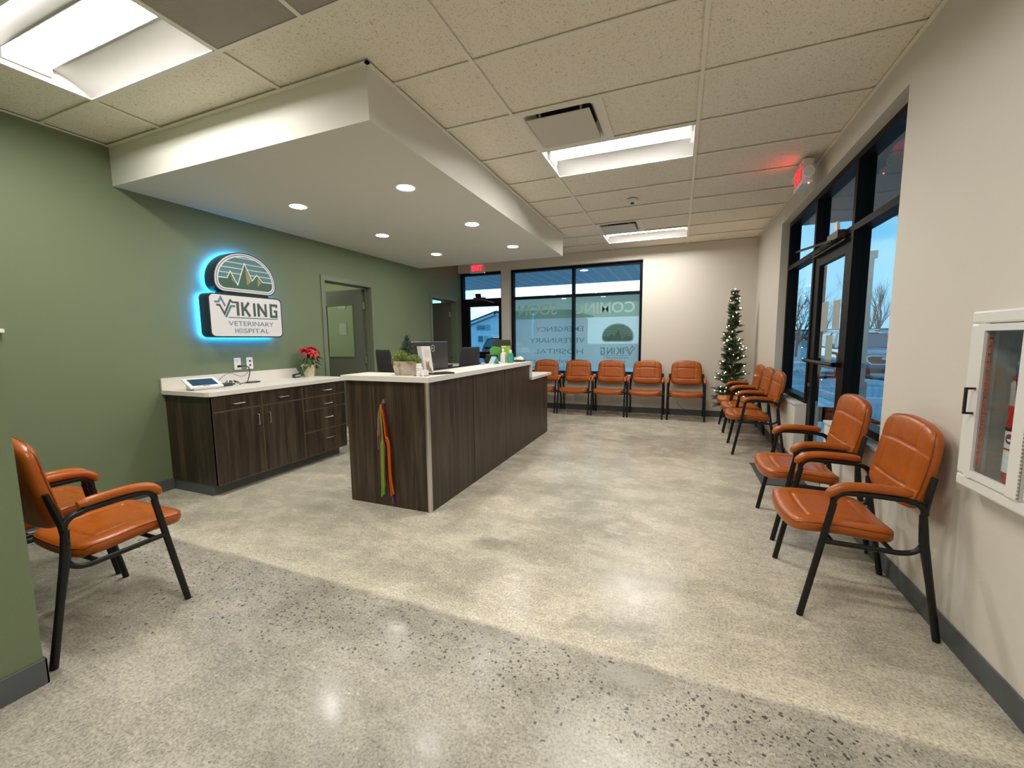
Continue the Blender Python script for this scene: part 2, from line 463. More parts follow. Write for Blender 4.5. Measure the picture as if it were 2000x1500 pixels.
def textmesh(s, bold=0.0, extrude=0.0):
    cu = bpy.data.curves.new('t', 'FONT'); cu.body = s; cu.size = 1; cu.offset = bold; cu.extrude = extrude; cu.resolution_u = 4
    o = bpy.data.objects.new('t', cu); COL.objects.link(o)
    dg = bpy.context.evaluated_depsgraph_get()
    me = bpy.data.meshes.new_from_object(o.evaluated_get(dg))
    vs = [v.co.copy() for v in me.vertices]; fs = [list(p.vertices) for p in me.polygons]
    bpy.data.objects.remove(o); bpy.data.curves.remove(cu); bpy.data.meshes.remove(me)
    return vs, fs
def add_text(mb, s, o, u, v, w, h, bold=0.0, nrm=None):
    """letters filling the box w x h whose lower-left corner is o, along unit axes u, v (w None keeps the proportion)"""
    vs, fs = textmesh(s, bold)
    o, u, v = Vector(o), Vector(u), Vector(v)
    x0 = min(q.x for q in vs); x1 = max(q.x for q in vs); y0 = min(q.y for q in vs); y1 = max(q.y for q in vs)
    ky = h / (y1 - y0); kx = ky if w is None else w / (x1 - x0)
    bv = [mb.b.verts.new(o + u * (q.x - x0) * kx + v * (q.y - y0) * ky) for q in vs]
    for f in fs:
        try: mb.b.faces.new([bv[i] for i in f])
        except ValueError: pass
    return (x1 - x0) * kx

# ------------------------------------------------------------------ dimensions
H = 2.90; XL = -4.275; XR = 1.122; YF = 7.69; GX = -1.1395; J0 = 2.2644; TX, TY = 1.2192, .6096
YB = -3.4
HEAD = 2.70; SILLZ = .66

# ------------------------------------------------------------------ room shell
st(MB().box(-7.6, XR + .2, YB - .2, YF + .25, -.15, 0).build('floor', M_FLOOR))
b = MB()
gy = [J0 + k * TY for k in range(-10, 10)]
gx = [GX + k * TX for k in range(-4, 3)]
xs = [XL - .02] + [x for x in gx if XL + .05 < x < XR - .05] + [XR + .02]
ys = [YB] + [y for y in gy if YB + .05 < y < YF - .05] + [YF + .02]
PANELS = [(GX, J0 + 2 * TY), (GX, J0 + 7 * TY), (GX - 2 * TX, J0 - 2 * TY), (GX, J0 - 3 * TY), (GX, J0 - 8 * TY)]
HALF = [(GX, J0 + TY, 'vent'), (GX, J0 + 6 * TY, 'vent'), (GX - TX, J0 - 2 * TY, 'grille'), (GX - TX / 2, J0 - 2 * TY, 'grille')]
def near(a, c): return abs(a - c) < 1e-3
for i in range(len(xs) - 1):
    for j in range(len(ys) - 1):
        x0, x1, y0, y1 = xs[i], xs[i + 1], ys[j], ys[j + 1]
        if any(near(x0, px) and near(y0, py) for px, py in PANELS): continue
        cuts = [(hx, hy) for hx, hy, _ in HALF if x0 - 1e-3 <= hx < x1 - .05 and near(y0, hy)]
        if cuts:
            if len(cuts) == 2: continue
            hx = cuts[0][0]
            x0 = hx + TX / 2
        b.poly([(x0, y0, H + .010), (x0, y1, H + .010), (x1, y1, H + .010), (x1, y0, H + .010)])
st(b.build('ceiling', M_TILE, recalc=False))
st(MB().box(-7.6, XR + .2, YB - .2, YF + .25, H + .16, H + .3).build('ceiling', M_SOFFIT))
b = MB()
hw = .012
for x in xs[1:-1]: b.box(x - hw, x + hw, YB, YF, H - .003, H + .003)
for y in ys[1:-1]: b.box(XL, XR, y - hw, y + hw, H - .0025, H + .0035)
b.box(GX - TX / 2 - hw, GX - TX / 2 + hw, J0 - 2 * TY, J0 - TY, H - .003, H + .003)
for k in (1, 6): b.box(GX + TX / 2 - hw, GX + TX / 2 + hw, J0 + k * TY + hw, J0 + (k + 1) * TY - hw, H - .003, H + .02)
# wall angle
b.box(XR - .02, XR, YB, YF, H - .006, H); b.box(XL, XL + .02, YB, YF, H - .006, H); b.box(XL, XR, YF - .02, YF, H - .006, H)
st(b.build('trim_1', M_TBAR))

# dropped soffit above the desk
SX, SY0, SY1, SZ = -1.689, 2.038, 6.318, 2.595
b = MB(); b.box(XL, SX, SY0, SY1, SZ, H)
st(b.build('ceiling', M_SOFFIT))
b = MB(); b.box(XL, SX + .022, SY0 - .022, SY0, H - .012, H - .003); b.box(SX, SX + .022, SY0 - .022, SY1, H - .012, H - .003)
st(b.build('trim_2', M_TBAR))

# left wall with two door openings
D1 = (4.14, 5.035, 2.135); D2 = (6.66, 7.555, 2.135)
b = MB(); xw0, xw1 = XL - .13, XL
def wallbox(y0, y1, z0, z1): b.box(xw0, xw1, y0, y1, z0, z1)
wallbox(.5, D1[0], 0, H + .2); wallbox(D1[1], D2[0], 0, H + .2); wallbox(D2[1], YF + .12, 0, H + .2)
wallbox(D1[0], D1[1], D1[2], H + .2); wallbox(D2[0], D2[1], D2[2], H + .2)
st(b.build('wall_left', M_GREEN))
# projecting stub wall at the camera's side
b = MB(); b.box(-4.42, -2.283, YB, .703, 0, H + .2)
st(b.build('wall_stub', M_GREEN))
# far wall
b = MB()
def fw(x0, x1, z0, z1): b.box(x0, x1, YF, YF + .21, z0, z1)
FD = (XL, -3.312, 2.705); FWN = (-3.14, -.622, SILLZ, 2.705)
fw(FD[1], FWN[0], 0, H + .3); fw(FWN[0], FWN[1], 0, FWN[2]); fw(FWN[1], XR + .2, 0, H + .3)
fw(XL - .13, FD[1], FD[2], H + .3); fw(FWN[0], FWN[1], FWN[3], H + .3)
fw(-7.6, -6.2, 0, H + .3); fw(-6.2, -4.7, 0, .7); fw(-6.2, -4.405, 2.7, H + .3); fw(-4.7, -4.405, 0, 2.7)
st(b.build('wall_far', M_BEIGE))
# right wall with the storefront opening and the recess for the extinguisher cabinet
b = MB(); WY0, WY1 = 3.05, 6.068
CY0, CY1, CZ0, CZ1 = 1.845, 2.14, .775, 1.385
def rw(y0, y1, z0, z1, x0=XR, x1=XR + .2): b.box(x0, x1, y0, y1, z0, z1)
rw(YB, CY0, 0, H + .3); rw(CY1, WY0, 0, H + .3); rw(CY0, CY1, 0, CZ0); rw(CY0, CY1, CZ1, H + .3); rw(CY0, CY1, CZ0, CZ1, XR + .12)
rw(WY0, WY1, HEAD, H + .3); rw(WY1, YF + .21, 0, H + .3)
rw(WY0, 4.03, 0, SILLZ - .02); rw(4.955, WY1, 0, SILLZ - .02)
st(b.build('wall_right', M_BEIGE))
st(MB().box(-4.42, XR + .2, YB - .2, YB, 0, H + .3).build('wall_back', M_BEIGE))
# sills
b = MB(); b.box(XR - .012, XR + .1, WY0, 4.03, SILLZ - .02, SILLZ, .003); b.box(XR - .012, XR + .1, 4.955, WY1, SILLZ - .02, SILLZ, .003)
b.box(FWN[0], FWN[1], YF - .012, YF + .1, SILLZ - .001, SILLZ + .018, .003)
st(b.build('trim_3', M_SILL))
# bases
BH = .105
def base(name, mat, segs):
    b = MB()
    for x0, x1, y0, y1 in segs:
        b.box(x0, x1, y0, y1, 0, BH, .002, 1); 
    return st(b.build(name, mat))
base('baseboard_left', M_BASE, [(XL, XL + .008, .703, 2.26), (XL, XL + .008, 5.09, 5.2), (XL, XL + .008, 6.52, 6.6)])
base('baseboard_stub', M_BASE, [(-2.283, -2.275, YB, .711), (XL, -2.275, .703, .711)])
base('baseboard_right', M_BASE, [(XR - .008, XR, YB, 4.03), (XR - .008, XR, 4.955, YF)])
base('baseboard_far', M_BASE_DK, [(-3.312, XR, YF - .008, YF)])

# ------------------------------------------------------------------ rooms behind the left doors
b = MB()
b.box(-7.6, -7.45, 3.0, YF, 0, H + .2); b.box(-7.6, -4.405, 3.0, 3.12, 0, H + .2); b.box(-7.6, -4.405, 5.75, 5.85, 0, H + .2)
st(b.build('wall_office', M('office wall paint', (.36, .42, .25), .6)))
st(MB().box(-7.5, -4.405, 3.1, YF, H - .2, H - .12).build('ceiling', M_TILE))

def interior_door(n, D, papers):
    y0, y1, z1 = D
    r = struct('door_%d' % n, (XL, (y0 + y1) / 2, 0))
    b = MB()
    for ya, yb in ((y0 - .05, y0 + .012), (y1 - .012, y1 + .05)): b.box(xw0 - .01, XL + .014, ya, yb, 0, z1 - .012)
    b.box(xw0 - .01, XL + .014, y0 - .05, y1 + .05, z1 - .012, z1 + .05)
    b.box(xw0 + .03, xw0 + .055, y0, y0 + .028, 0, z1); b.box(xw0 + .03, xw0 + .055, y1 - .028, y1, 0, z1); b.box(xw0 + .03, xw0 + .055, y0, y1, z1 - .03, z1)
    b.build('door_frame', M_DOORGREEN, r)
    # leaf swung into the room beyond, hinged on the far jamb
    ang = math.radians(papers[0]); hx, hy = xw0 - .005, y1 - .035
    ux = Vector((-math.cos(ang), math.sin(ang) * papers[1], 0)); uy = Vector((-ux.y, ux.x, 0)); uz = Vector((0, 0, 1))
    if uy.y > 0: uy = -uy
    wd = .88; th = .022; hz = z1 - .03
    c0 = Vector((hx, hy, 0))
    lf = MB()
    def seg(a0, a1, z0, zz1, mb=lf, t=th): mb.obox(c0 + ux * (a0 + a1) / 2 + uz * (z0 + zz1) / 2, ux, uy, uz, (a1 - a0) / 2, t, (zz1 - z0) / 2)
    if papers[2]:
        seg(0, .19, .01, hz); seg(wd - .12, wd, .01, hz); seg(.19, wd - .12, .01, 1.10); seg(.19, wd - .12, 1.88, hz)
    else: seg(0, wd, .01, hz)
    leaf = lf.build('door_leaf', M_DOORGREY if papers[2] else M('dark grey door paint', (.12, .115, .09), .5), r)  # the leaf without a pane is dark grey
    if papers[2]:
        g = MB(); seg(.19, wd - .12, 1.10, 1.88, g, .004); g.build('door_pane', M_GLASS, leaf)
        g = MB()
        for a0, a1, z0, zz in ((.175, wd - .105, 1.085, 1.10), (.175, wd - .105, 1.88, 1.895), (.175, .19, 1.085, 1.895), (wd - .12, wd - .105, 1.085, 1.895)): seg(a0, a1, z0, zz, g, .028)
        g.build('glazing_bead', M_DOORGREEN, leaf)
    for z in (.25, 1.05, 1.86):
        g = MB(); g.tube([(hx + .012, hy - .012, z - .055), (hx + .012, hy - .012, z + .055)], .009, 8)
        g.box(hx + .01, hx + .05, hy - .02, hy - .016, z - .05, z + .05)
        g.build('hinge', M_STEEL, leaf)
    g = MB(); k = c0 + ux * (wd - .06) - uy * .0 + uz * 1.0
    g.tube([k + uy * .02, k + uy * .07], .01, 8); g.tube([k + uy * .065, k + uy * .065 - ux * .11], .009, 8)
    g.build('handle', M_STEEL, leaf)
interior_door(1, D1, (2, 1, True))
interior_door(2, D2, (3, 1, False))
# sheets standing in for the pale reflections in the first door's pane
for k, (x, z, w_, h_) in enumerate([(-5.62, 1.90, .17, .22), (-5.0, 1.92, .19, .22), (-5.62, 1.45, .17, .2), (-5.0, 1.47, .18, .22)]):
    single(MB().box(x, x + w_, 5.742, 5.75, z, z + h_).build('paper_notice', M('pale green reflection sheet', (.5, .55, .4), .7)),
           'pale sheet imitating a reflection in the door pane, %s' % ['upper one farther from the hinges', 'upper one closer to the hinges', 'lower one farther from the hinges', 'lower one closer to the hinges'][k], 'notice', 'sheets imitating door pane reflections')

# ------------------------------------------------------------------ storefront frames
def closer(parent, c, ax, out, dark=M_BRONZE):
    """surface mounted door closer: body along ax, standing out along out"""
    c, ax, out = Vector(c), Vector(ax), Vector(out)
    g = MB(); g.obox(c + out * .028, ax, out, (0, 0, 1), .13, .026, .030); o = g.build('closer', M('closer bronze', (.055, .045, .038), .4), parent)
    return o
# window_1: the two-bay window of the far wall
w1 = struct('window_1', ((FWN[0] + FWN[1]) / 2, YF + .15, SILLZ))
fy0, fy1 = YF + .10, YF + .21; TZ0, TZ1 = 2.13, 2.18
b = MB(); x0, x1, zt = FWN[0], FWN[1], FWN[3]; z0 = SILLZ + .018
for xa, xb in ((x0, x0 + .05), (-1.905, -1.855), (x1 - .05, x1)): b.box(xa, xb, fy0, fy1, z0, zt)
for za, zb in ((z0, z0 + .05), (TZ0, TZ1), (zt - .05, zt)): b.box(x0 + .05, -1.905, fy0, fy1, za, zb); b.box(-1.855, x1 - .05, fy0, fy1, za, zb)
b.build('window_frame', M_BRONZE, w1)
for xa, xb in ((x0 + .05, -1.905), (-1.855, x1 - .05)):
    for za, zb in ((z0 + .05, TZ0), (TZ1, zt - .05)):
        MB().box(xa, xb, YF + .152, YF + .158, za, zb).build('window_pane', M_GLASS_T, w1)
# door_3: the far exit with its transom light
d3 = struct('door_3', ((FD[0] + FD[1]) / 2, YF + .15, 0))
b = MB(); x0, x1, zt = FD[0], FD[1], FD[2]
for xa, xb in ((x0, x0 + .05), (x1 - .05, x1)): b.box(xa, xb, fy0, fy1, 0, zt)
for za, zb in ((TZ0, TZ1), (zt - .05, zt)): b.box(x0 + .05, x1 - .05, fy0, fy1, za, zb)
b.build('door_frame', M_BRONZE, d3)
MB().box(x0 + .05, x1 - .05, YF + .152, YF + .158, TZ1, zt - .05).build('transom_pane', M_GLASS_T, d3)
b = MB(); la, lb = x0 + .055, x1 - .055; yl0, yl1 = YF + .125, YF + .17
b.box(la, -4.09, yl0, yl1, .01, TZ0 - .005); b.box(-3.425, lb, yl0, yl1, .01, TZ0 - .005)
for za, zb in ((.01, .25), (.955, 1.09), (2.02, TZ0 - .005)): b.box(-4.09, -3.425, yl0, yl1, za, zb)
leaf = b.build('door_leaf', M_BRONZE, d3)
for za, zb in ((.25, .955), (1.09, 2.02)): MB().box(-4.09, -3.425, YF + .145, YF + .15, za, zb).build('door_pane', M_GLASS_T, leaf)
MB().tube([(la + .04, yl0 - .05, 1.02), (lb - .04, yl0 - .05, 1.02)], .016, 10).box(la + .03, la + .05, yl0 - .05, yl0, 1.0, 1.04).box(lb - .05, lb - .03, yl0 - .05, yl0, 1.0, 1.04).build('push_bar', M_BLACK, leaf)
closer(d3, (-3.83, fy0, 2.17), (1, 0, 0), (0, -1, 0))
MB().obox((-3.86, fy0 - .02, 2.235), (1, 0, 0), (0, 1, 0), (-.2, 0, 1), .06, .012, .045).build('closer_cover', M_BRONZE, d3)
MB().tube([(-3.80, fy0 - .04, 2.15), (-3.62, fy0 - .09, 2.12), (-3.52, yl0 - .02, 2.09)], .007, 6).build('closer_arm', M_STEEL, d3)
# window_2 + door_4: the storefront of the right wall
XF0, XF1, XG = XR + .083, XR + .193, XR + .14
w2 = struct('window_2', (XR + .14, 4.56, 0))
b = MB()
for ya, yb, za in ((WY0, WY0 + .05, SILLZ), (3.98, 4.03, 0), (4.97, 5.02, 0), (WY1 - .05, WY1, SILLZ)): b.box(XF0, XF1, ya, yb, za, HEAD)
for ya, yb in ((WY0 + .05, 3.98), (4.03, 4.97), (5.02, WY1 - .05)):
    b.box(XF0, XF1, ya, yb, HEAD - .05, HEAD); b.box(XF0, XF1, ya, yb, TZ0, TZ1)
    if ya != 4.03: b.box(XF0, XF1, ya, yb, SILLZ, SILLZ + .05)
b.build('window_frame', M_BRONZE, w2)
for ya, yb in ((WY0 + .05, 3.98), (4.03, 4.97), (5.02, WY1 - .05)):
    MB().box(XG - .003, XG + .003, ya, yb, TZ1, HEAD - .05).build('window_pane', M_GLASS_T, w2)
    if ya != 4.03: MB().box(XG - .003, XG + .003, ya, yb, SILLZ + .05, TZ0).build('window_pane', M_GLASS_T, w2)
d4 = struct('door_4', (XR + .12, 4.5, 0))
b = MB(); la, lb = 4.038, 4.962; xl0, xl1 = XF0 + .012, XF0 + .057; ga, gb = 4.17, 4.83
b.box(xl0, xl1, la, ga, .01, TZ0 - .005); b.box(xl0, xl1, gb, lb, .01, TZ0 - .005)
for za, zb in ((.01, .26), (2.00, TZ0 - .005)): b.box(xl0, xl1, ga, gb, za, zb)
leaf = b.build('door_leaf', M_BRONZE, d4)
MB().box(xl0 + .02, xl0 + .026, ga, gb, .26, 2.00).build('door_pane', M_GLASS_T, leaf)
b = MB(); b.tube([(xl0 - .055, la + .05, 1.105), (xl0 - .055, lb - .04, 1.105)], .017, 10)
for y in (la + .07, lb - .06): b.box(xl0 - .055, xl0, y - .02, y + .02, 1.085, 1.125)
b.build('push_bar', M_BLACK, leaf)
b = MB(); b.tube(smoothpath([(xl1, 4.86, .94), (xl1 + .07, 4.86, .94), (xl1 + .08, 4.84, .95), (xl1 + .08, 4.62, .97), (xl1 + .08, 4.59, 1.0), (xl1 + .08, 4.59, 1.16), (xl1 + .03, 4.59, 1.19)], 4), .013, 8)
b.build('pull_handle', M_BLACK, leaf)
b = MB(); b.obox((xl0 - .006, 4.90, .86), (0, 1, 0), (1, 0, 0), (0, 0, 1), .018, .006, .018); b.build('lock_cylinder', M_STEEL, leaf)
closer(d4, (XF0, 4.28, 2.155), (0, 1, 0), (-1, 0, 0))
MB().obox((XF0 - .02, 4.30, 2.23), (0, 1, 0), (1, 0, 0), (0, .25, 1), .04, .01, .045).build('closer_cover', M_WHITE, d4)
b = MB(); b.tube([(XF0 - .06, 4.26, 2.12), (XR + .01, 5.30, 2.225)], .008, 6); b.tube([(XF0 - .05, 4.40, 2.15), (XR + .01, 5.28, 2.235)], .004, 6)
b.sphere((XR + .01, 5.31, 2.225), .014); b.build('closer_arm', M_BLACK, d4)
b = MB(); b.box(XF0 - .03, XF0, 4.06, 4.94, 2.085, 2.10); b.build('closer_track', M_BRONZE, d4)
M_NOTE = M('tan notice sheet', (.52, .42, .34), .7); M_NOTEG = M('pale green notice sheet', (.42, .47, .38), .7)
for (ya, yb, za, zb, m, lab) in [(4.60, 4.775, 1.385, 1.655, M_NOTE, 'tan notice sheet high on the side exit door glass, closer to the chairs'),
                                 (4.29, 4.46, 1.395, 1.645, M_NOTE, 'tan notice sheet high on the side exit door glass, closer to the fire cabinet'),
                                 (4.42, 4.60, 1.095, 1.345, M_NOTEG, 'pale green notice sheet taped low on the side exit door glass, over the push bar')]:
    single(MB().box(xl0 + .027, xl0 + .0285, ya, yb, za, zb).build('paper_notice', m), lab, 'notice', 'sheets taped on the side exit door' if m is M_NOTE else None)
single(MB().box(.735, XR - .01, 4.23, 4.92, 0, .012, .004, 1).build('door_mat', M('dark grey entrance matting', (.06, .062, .058), .9, bump=.5, bscale=300)), 'dark grey entrance mat on the concrete inside the side exit door', 'mat')

# ------------------------------------------------------------------ waiting room chairs
CH_W = .28
def cushion(fn_out, fn_h, nu=26, nv=26):
    """closed pad: fn_out(u,v)->(x,y); fn_h(u,v,side)->offset"""
    b = MB()
    def top(s):
        def f(a, c):
            u, v = 2 * a - 1, 2 * c - 1
            # concentrate rows near the rim
            u = math.copysign(1 - (1 - abs(u)) ** 1.5, u); v = math.copysign(1 - (1 - abs(v)) ** 1.5, v)
            return fn_h(u, v, s)
        return f
    b.grid(top(1), nu, nv); b.grid(top(-1), nu, nv, True)
    return b
def rimk(u, v, p=4.0): return max(0.0, (1 - abs(u) ** p)) ** .5 * max(0.0, (1 - abs(v) ** p)) ** .5
def groove(d, w): return math.exp(-(d / w) ** 2)
def seat_fn(u, v, s):
    # v=-1 front edge, v=+1 rear; rounded plan corners
    vv = v * math.sqrt(1 - .22 * u ** 8)
    x = u * .254 * math.sqrt(1 - .16 * v ** 8) * (1 - .08 * max(0, v) ** 2); y = -.300 + (vv + 1) / 2 * .425
    y -= .018 * (1 - u * u) * max(0, -v) ** 3
    k = rimk(u, v, 13)
    base = .424 + .014 * u * u - .020 * max(0, v) + .0 * v - .012 * max(0, -v - .45)
    if s > 0:
        z = base + .036 * k + .004 * k * (1 - u * u) * (1 - v * v)
        z -= .009 * k * groove(abs(u) - .62, .028) * (1 if abs(v) < .62 else 0)
        z -= .009 * k * groove(abs(v) - .60, .028) * (1 if abs(u) < .62 else 0)
        z -= .004 * k * (1 - u * u) * (1 - v * v)
    else:
        z = base - .034 * k - .012 * (1 - u * u) * max(0, -v) * k
    return (x, y, z)
def back_fn(u, v, s):
    # v=-1 bottom, +1 top; n is the thickness direction
    h = (v + 1) / 2
    w = .238 + .010 * math.sin(h * PI) - .008 * h
    x = u * w * math.sqrt(1 - .18 * v ** 8)
    hh = (v * math.sqrt(1 - .12 * u ** 8) + 1) / 2
    zc = .558 + hh * .362 + .034 * (1 - u * u) * h - .018 * (1 - u * u) * (1 - h)
    yc = .168 + h * .066 + .008 * math.sin(h * PI)
    k = rimk(u, v, 11)
    if s > 0:
        off = -(.034 * k + .010 * k * (1 - u * u) * (1 - v * v)) - .002
        off += .008 * k * groove(abs(u) - .55 - .12 * max(0, v - .35), .028) * (1 if -.5 < v < .98 else 0)
        off += .014 * k * groove(v - .38, .028) * (1 if abs(u) < .66 else .35)
        off += .012 * k * groove(v + .50, .028) * (1 if abs(u) < .66 else .35)
        off += .008 * (u * u) * 0
    else: off = .026 * k - .002
    return (x, yc + off + .0, zc - off * .2)
def make_chair():
    r = thing('waiting_chair', (0, 0, 0), 'tan leather armchair', 'chair')
    R = .0145
    seat = cushion(None, seat_fn, 60, 60).build('seat', M_LEATHER, r, smooth=True, world=False, weld=True)
    b = MB(); ring = []
    for i in range(80):
        a = 2 * PI * i / 80; cu, cv = math.cos(a), math.sin(a); m = max(abs(cu), abs(cv)); u, v = cu / m, cv / m
        f = .975
        p = Vector(seat_fn(u * f, v * f, 1)); p.z += .0012; p.x *= 1.004; ring.append(p)
    ring.append(ring[0]); ring.append(ring[1])
    b.tube(ring, .0028, 6, cap=False); b.build('piping', M_PIPE, seat, world=False, smooth=True)
    back = cushion(None, back_fn, 60, 60).build('backrest', M_LEATHER, r, smooth=True, world=False, weld=True)
    b = MB(); ring = []
    for i in range(80):
        a = 2 * PI * i / 80; cu, cv = math.cos(a), math.sin(a); m = max(abs(cu), abs(cv)); u, v = cu / m, cv / m
        p = Vector(back_fn(u * .97, v * .97, 1)); p.y -= .0015; ring.append(p)
    ring.append(ring[0]); ring.append(ring[1])
    b.tube(ring, .0028, 6, cap=False); b.build('piping', M_PIPE, back, world=False, smooth=True)
    for s in (-1, 1):
        x = s * CH_W
        # front leg sweeping into the arm rail
        MB().tube([(x, -.250, 0), (x, -.205, .25), (x, -.147, .575)], R, 12).build('leg', M_BLACK, r, smooth=40, world=False)
        MB().tube([(x, .256, 0), (x, .215, .25), (x, .182, .44), (x, .172, .56)], [R, R, R * 1.25, R], 12).build('leg', M_BLACK, r, smooth=40, world=False)
        p = [(x, -.147, .575)] + arc((x, -.098, .575), PI, PI / 2, .052, 6, (0, 1, 0), (0, 0, 1)) + [(x, .0, .628), (x, .10, .624)] + arc((x, .125, .565), PI / 2, 0, .052, 6, (0, 1, 0), (0, 0, 1))
        MB().tube(p, R * .95, 12).build('arm_rail', M_BLACK, r, smooth=40, world=False)
        # seat side rail curving up into the rear leg
        p = [(x, -.18, .385), (x, .06, .382)] + arc((x, .10, .44), -PI / 2, 0, .058, 6, (0, 1, 0), (0, 0, 1)) [0:] + [(x, .185, .50)]
        p = [(x, -.18, .385), (x, .05, .380), (x, .11, .380), (x, .15, .392), (x, .175, .42), (x, .183, .47)]
        MB().tube(smoothpath(p, 3), R * .8, 10).build('side_rail', M_BLACK, r, smooth=40, world=False)
        # back bracket
        MB().tube([(x, .172, .50), (s * (CH_W - .008), .178, .58), (s * (CH_W - .018), .194, .66), (s * (CH_W - .022), .208, .725)], [.016, .017, .017, .015], 10, flat=(.7, 1.2)).build('back_bracket', M_BLACK, r, smooth=40, world=False)
        # arm pad drooping at the front
        pts = smoothpath([(x, -.172, .600), (x, -.155, .628), (x, -.118, .650), (x, -.05, .660), (x, .06, .658), (x, .125, .652)], 5)
        n = len(pts); rs = [.021 * (.55 + .45 * min(1, i / (n * .12))) * (.7 + .3 * min(1, (n - 1 - i) / (n * .08))) for i in range(n)]
        MB().tube(pts, rs, 12, flat=(1.12, 1)).build('armrest', M_LEATHER, r, smooth=60, world=False)
    MB().tube([(-CH_W, -.14, .383), (CH_W, -.14, .383)], .010, 8).build('crossbar', M_BLACK, r, smooth=40, world=False)
    MB().tube([(-CH_W, .08, .380), (CH_W, .08, .380)], .010, 8).build('crossbar', M_BLACK, r, smooth=40, world=False)
    return r
chair0 = make_chair()
CHAIRS = []
def chair(x, y, rot, label, group):
    if not CHAIRS: c = chair0; c.location = (x, y, 0); c.rotation_euler = (0, 0, rot); c['label'] = label
    else: c = dup(chair0, (x, y, 0), rot, label)
    c['group'] = group; CHAIRS.append(c)
# facing -x: local -y -> world -x  => rotation -90 deg
RX = -PI / 2
chair(.830, 2.530, RX, 'tan leather armchair against the wall right beside the fire extinguisher cabinet', 'tan chairs along the side wall')
chair(.862, 3.345, RX, 'tan leather armchair before the side window, just past the one at the extinguisher cabinet', 'tan chairs along the side wall')
chair(.858, 5.520, RX - .01, 'tan leather armchair next to the side exit door, first of the three beyond the door', 'tan chairs along the side wall')
chair(.866, 6.135, RX + .02, 'tan leather armchair in the middle of the three between side exit and christmas tree', 'tan chairs along the side wall')
chair(.862, 6.775, RX, 'tan leather armchair directly in front of the christmas tree, last of the side wall row', 'tan chairs along the side wall')
for x, lab in [(.130, 'tan leather armchair at the end of the far row closest to the christmas tree'), (-.505, 'tan leather armchair in the far row, second from the christmas tree, under the window corner'),
               (-1.120, 'tan leather armchair in the middle of the five under the far window'), (-1.73, 'tan leather armchair in the far row, second from the reception desk'), (-2.345, 'tan leather armchair in the far row partly hidden behind the low desk end')]:
    chair(x, 7.400, random.uniform(-.02, .02), lab, 'tan chairs in a row under the far window')
chair(-2.632, 1.005, PI, 'tan leather armchair backed against the green stub wall, the one fully showing its side', 'tan chairs at the green stub wall')
chair(-3.27, 1.01, PI, 'tan leather armchair in the green corner, mostly hidden behind the chair beside it', 'tan chairs at the green stub wall')

# ------------------------------------------------------------------ reception desk
rd = thing('reception_desk', (-2.14, 4.2, 0), 'dark walnut reception desk with white counter and lower end section', 'desk')
DX, DXL, DY = -1.747, -2.531, 2.630
b = MB(); b.box(DXL, DX - .03, DY, DY + .04, 0, 1.02); b.build('end_panel', M_WOOD, rd)
b = MB(); b.tube([(DX - .016, DY + .016, 0), (DX - .016, DY + .016, 1.02)], .021, 16); b.build('corner_trim', M_STEEL, rd, smooth=40)
for ya, yb, zt in ((DY + .03, 3.373, 1.02), (3.381, 4.135, 1.02), (4.143, 4.930, 1.02), (4.938, 5.696, .815)):
    MB().box(DX - .022, DX, ya, yb, 0, zt).build('front_panel', M_WOOD, rd)
MB().box(DX - .035, DX - .0225, DY + .04, 5.69, 0, .81).build('backer_panel', M('dark seam backer', (.008, .006, .005), .8), rd)
b = MB(); b.box(DXL + .002, DXL + .03, DY + .04, 3.0, 0, .72); b.box(-2.05, DX - .035, 5.66, 5.696, 0, .815); b.box(DXL, DX - .035, 5.668, 5.696, 0, .815)
b.build('side_panel', M_WOOD, rd)
b = MB(); b.box(-2.06, -2.03, 2.94, 4.94, .74, 1.02); b.build('ledge_support', M_WOOD, rd)
b = MB()
b.prism([(DXL - .03, DY - .028, 1.020), (DX + .026, DY - .028, 1.020), (DX + .026, 4.965, 1.020), (-2.06, 4.965, 1.020), (-2.06, 2.93, 1.020), (DXL - .03, 2.93, 1.020)], (0, 0, .040))
b.box(-2.06, DX + .026, 4.930, 4.965, .855, 1.020)
b.build('transaction_top', M_COUNTER, rd)
b = MB(); b.box(DXL, DX + .026, 4.966, 5.815, .822, .858, .002, 1); b.build('low_counter', M_COUNTER, rd)
b = MB(); b.box(DXL, -2.06, 2.94, 4.965, .71, .74); b.build('work_surface', M_COUNTER, rd)

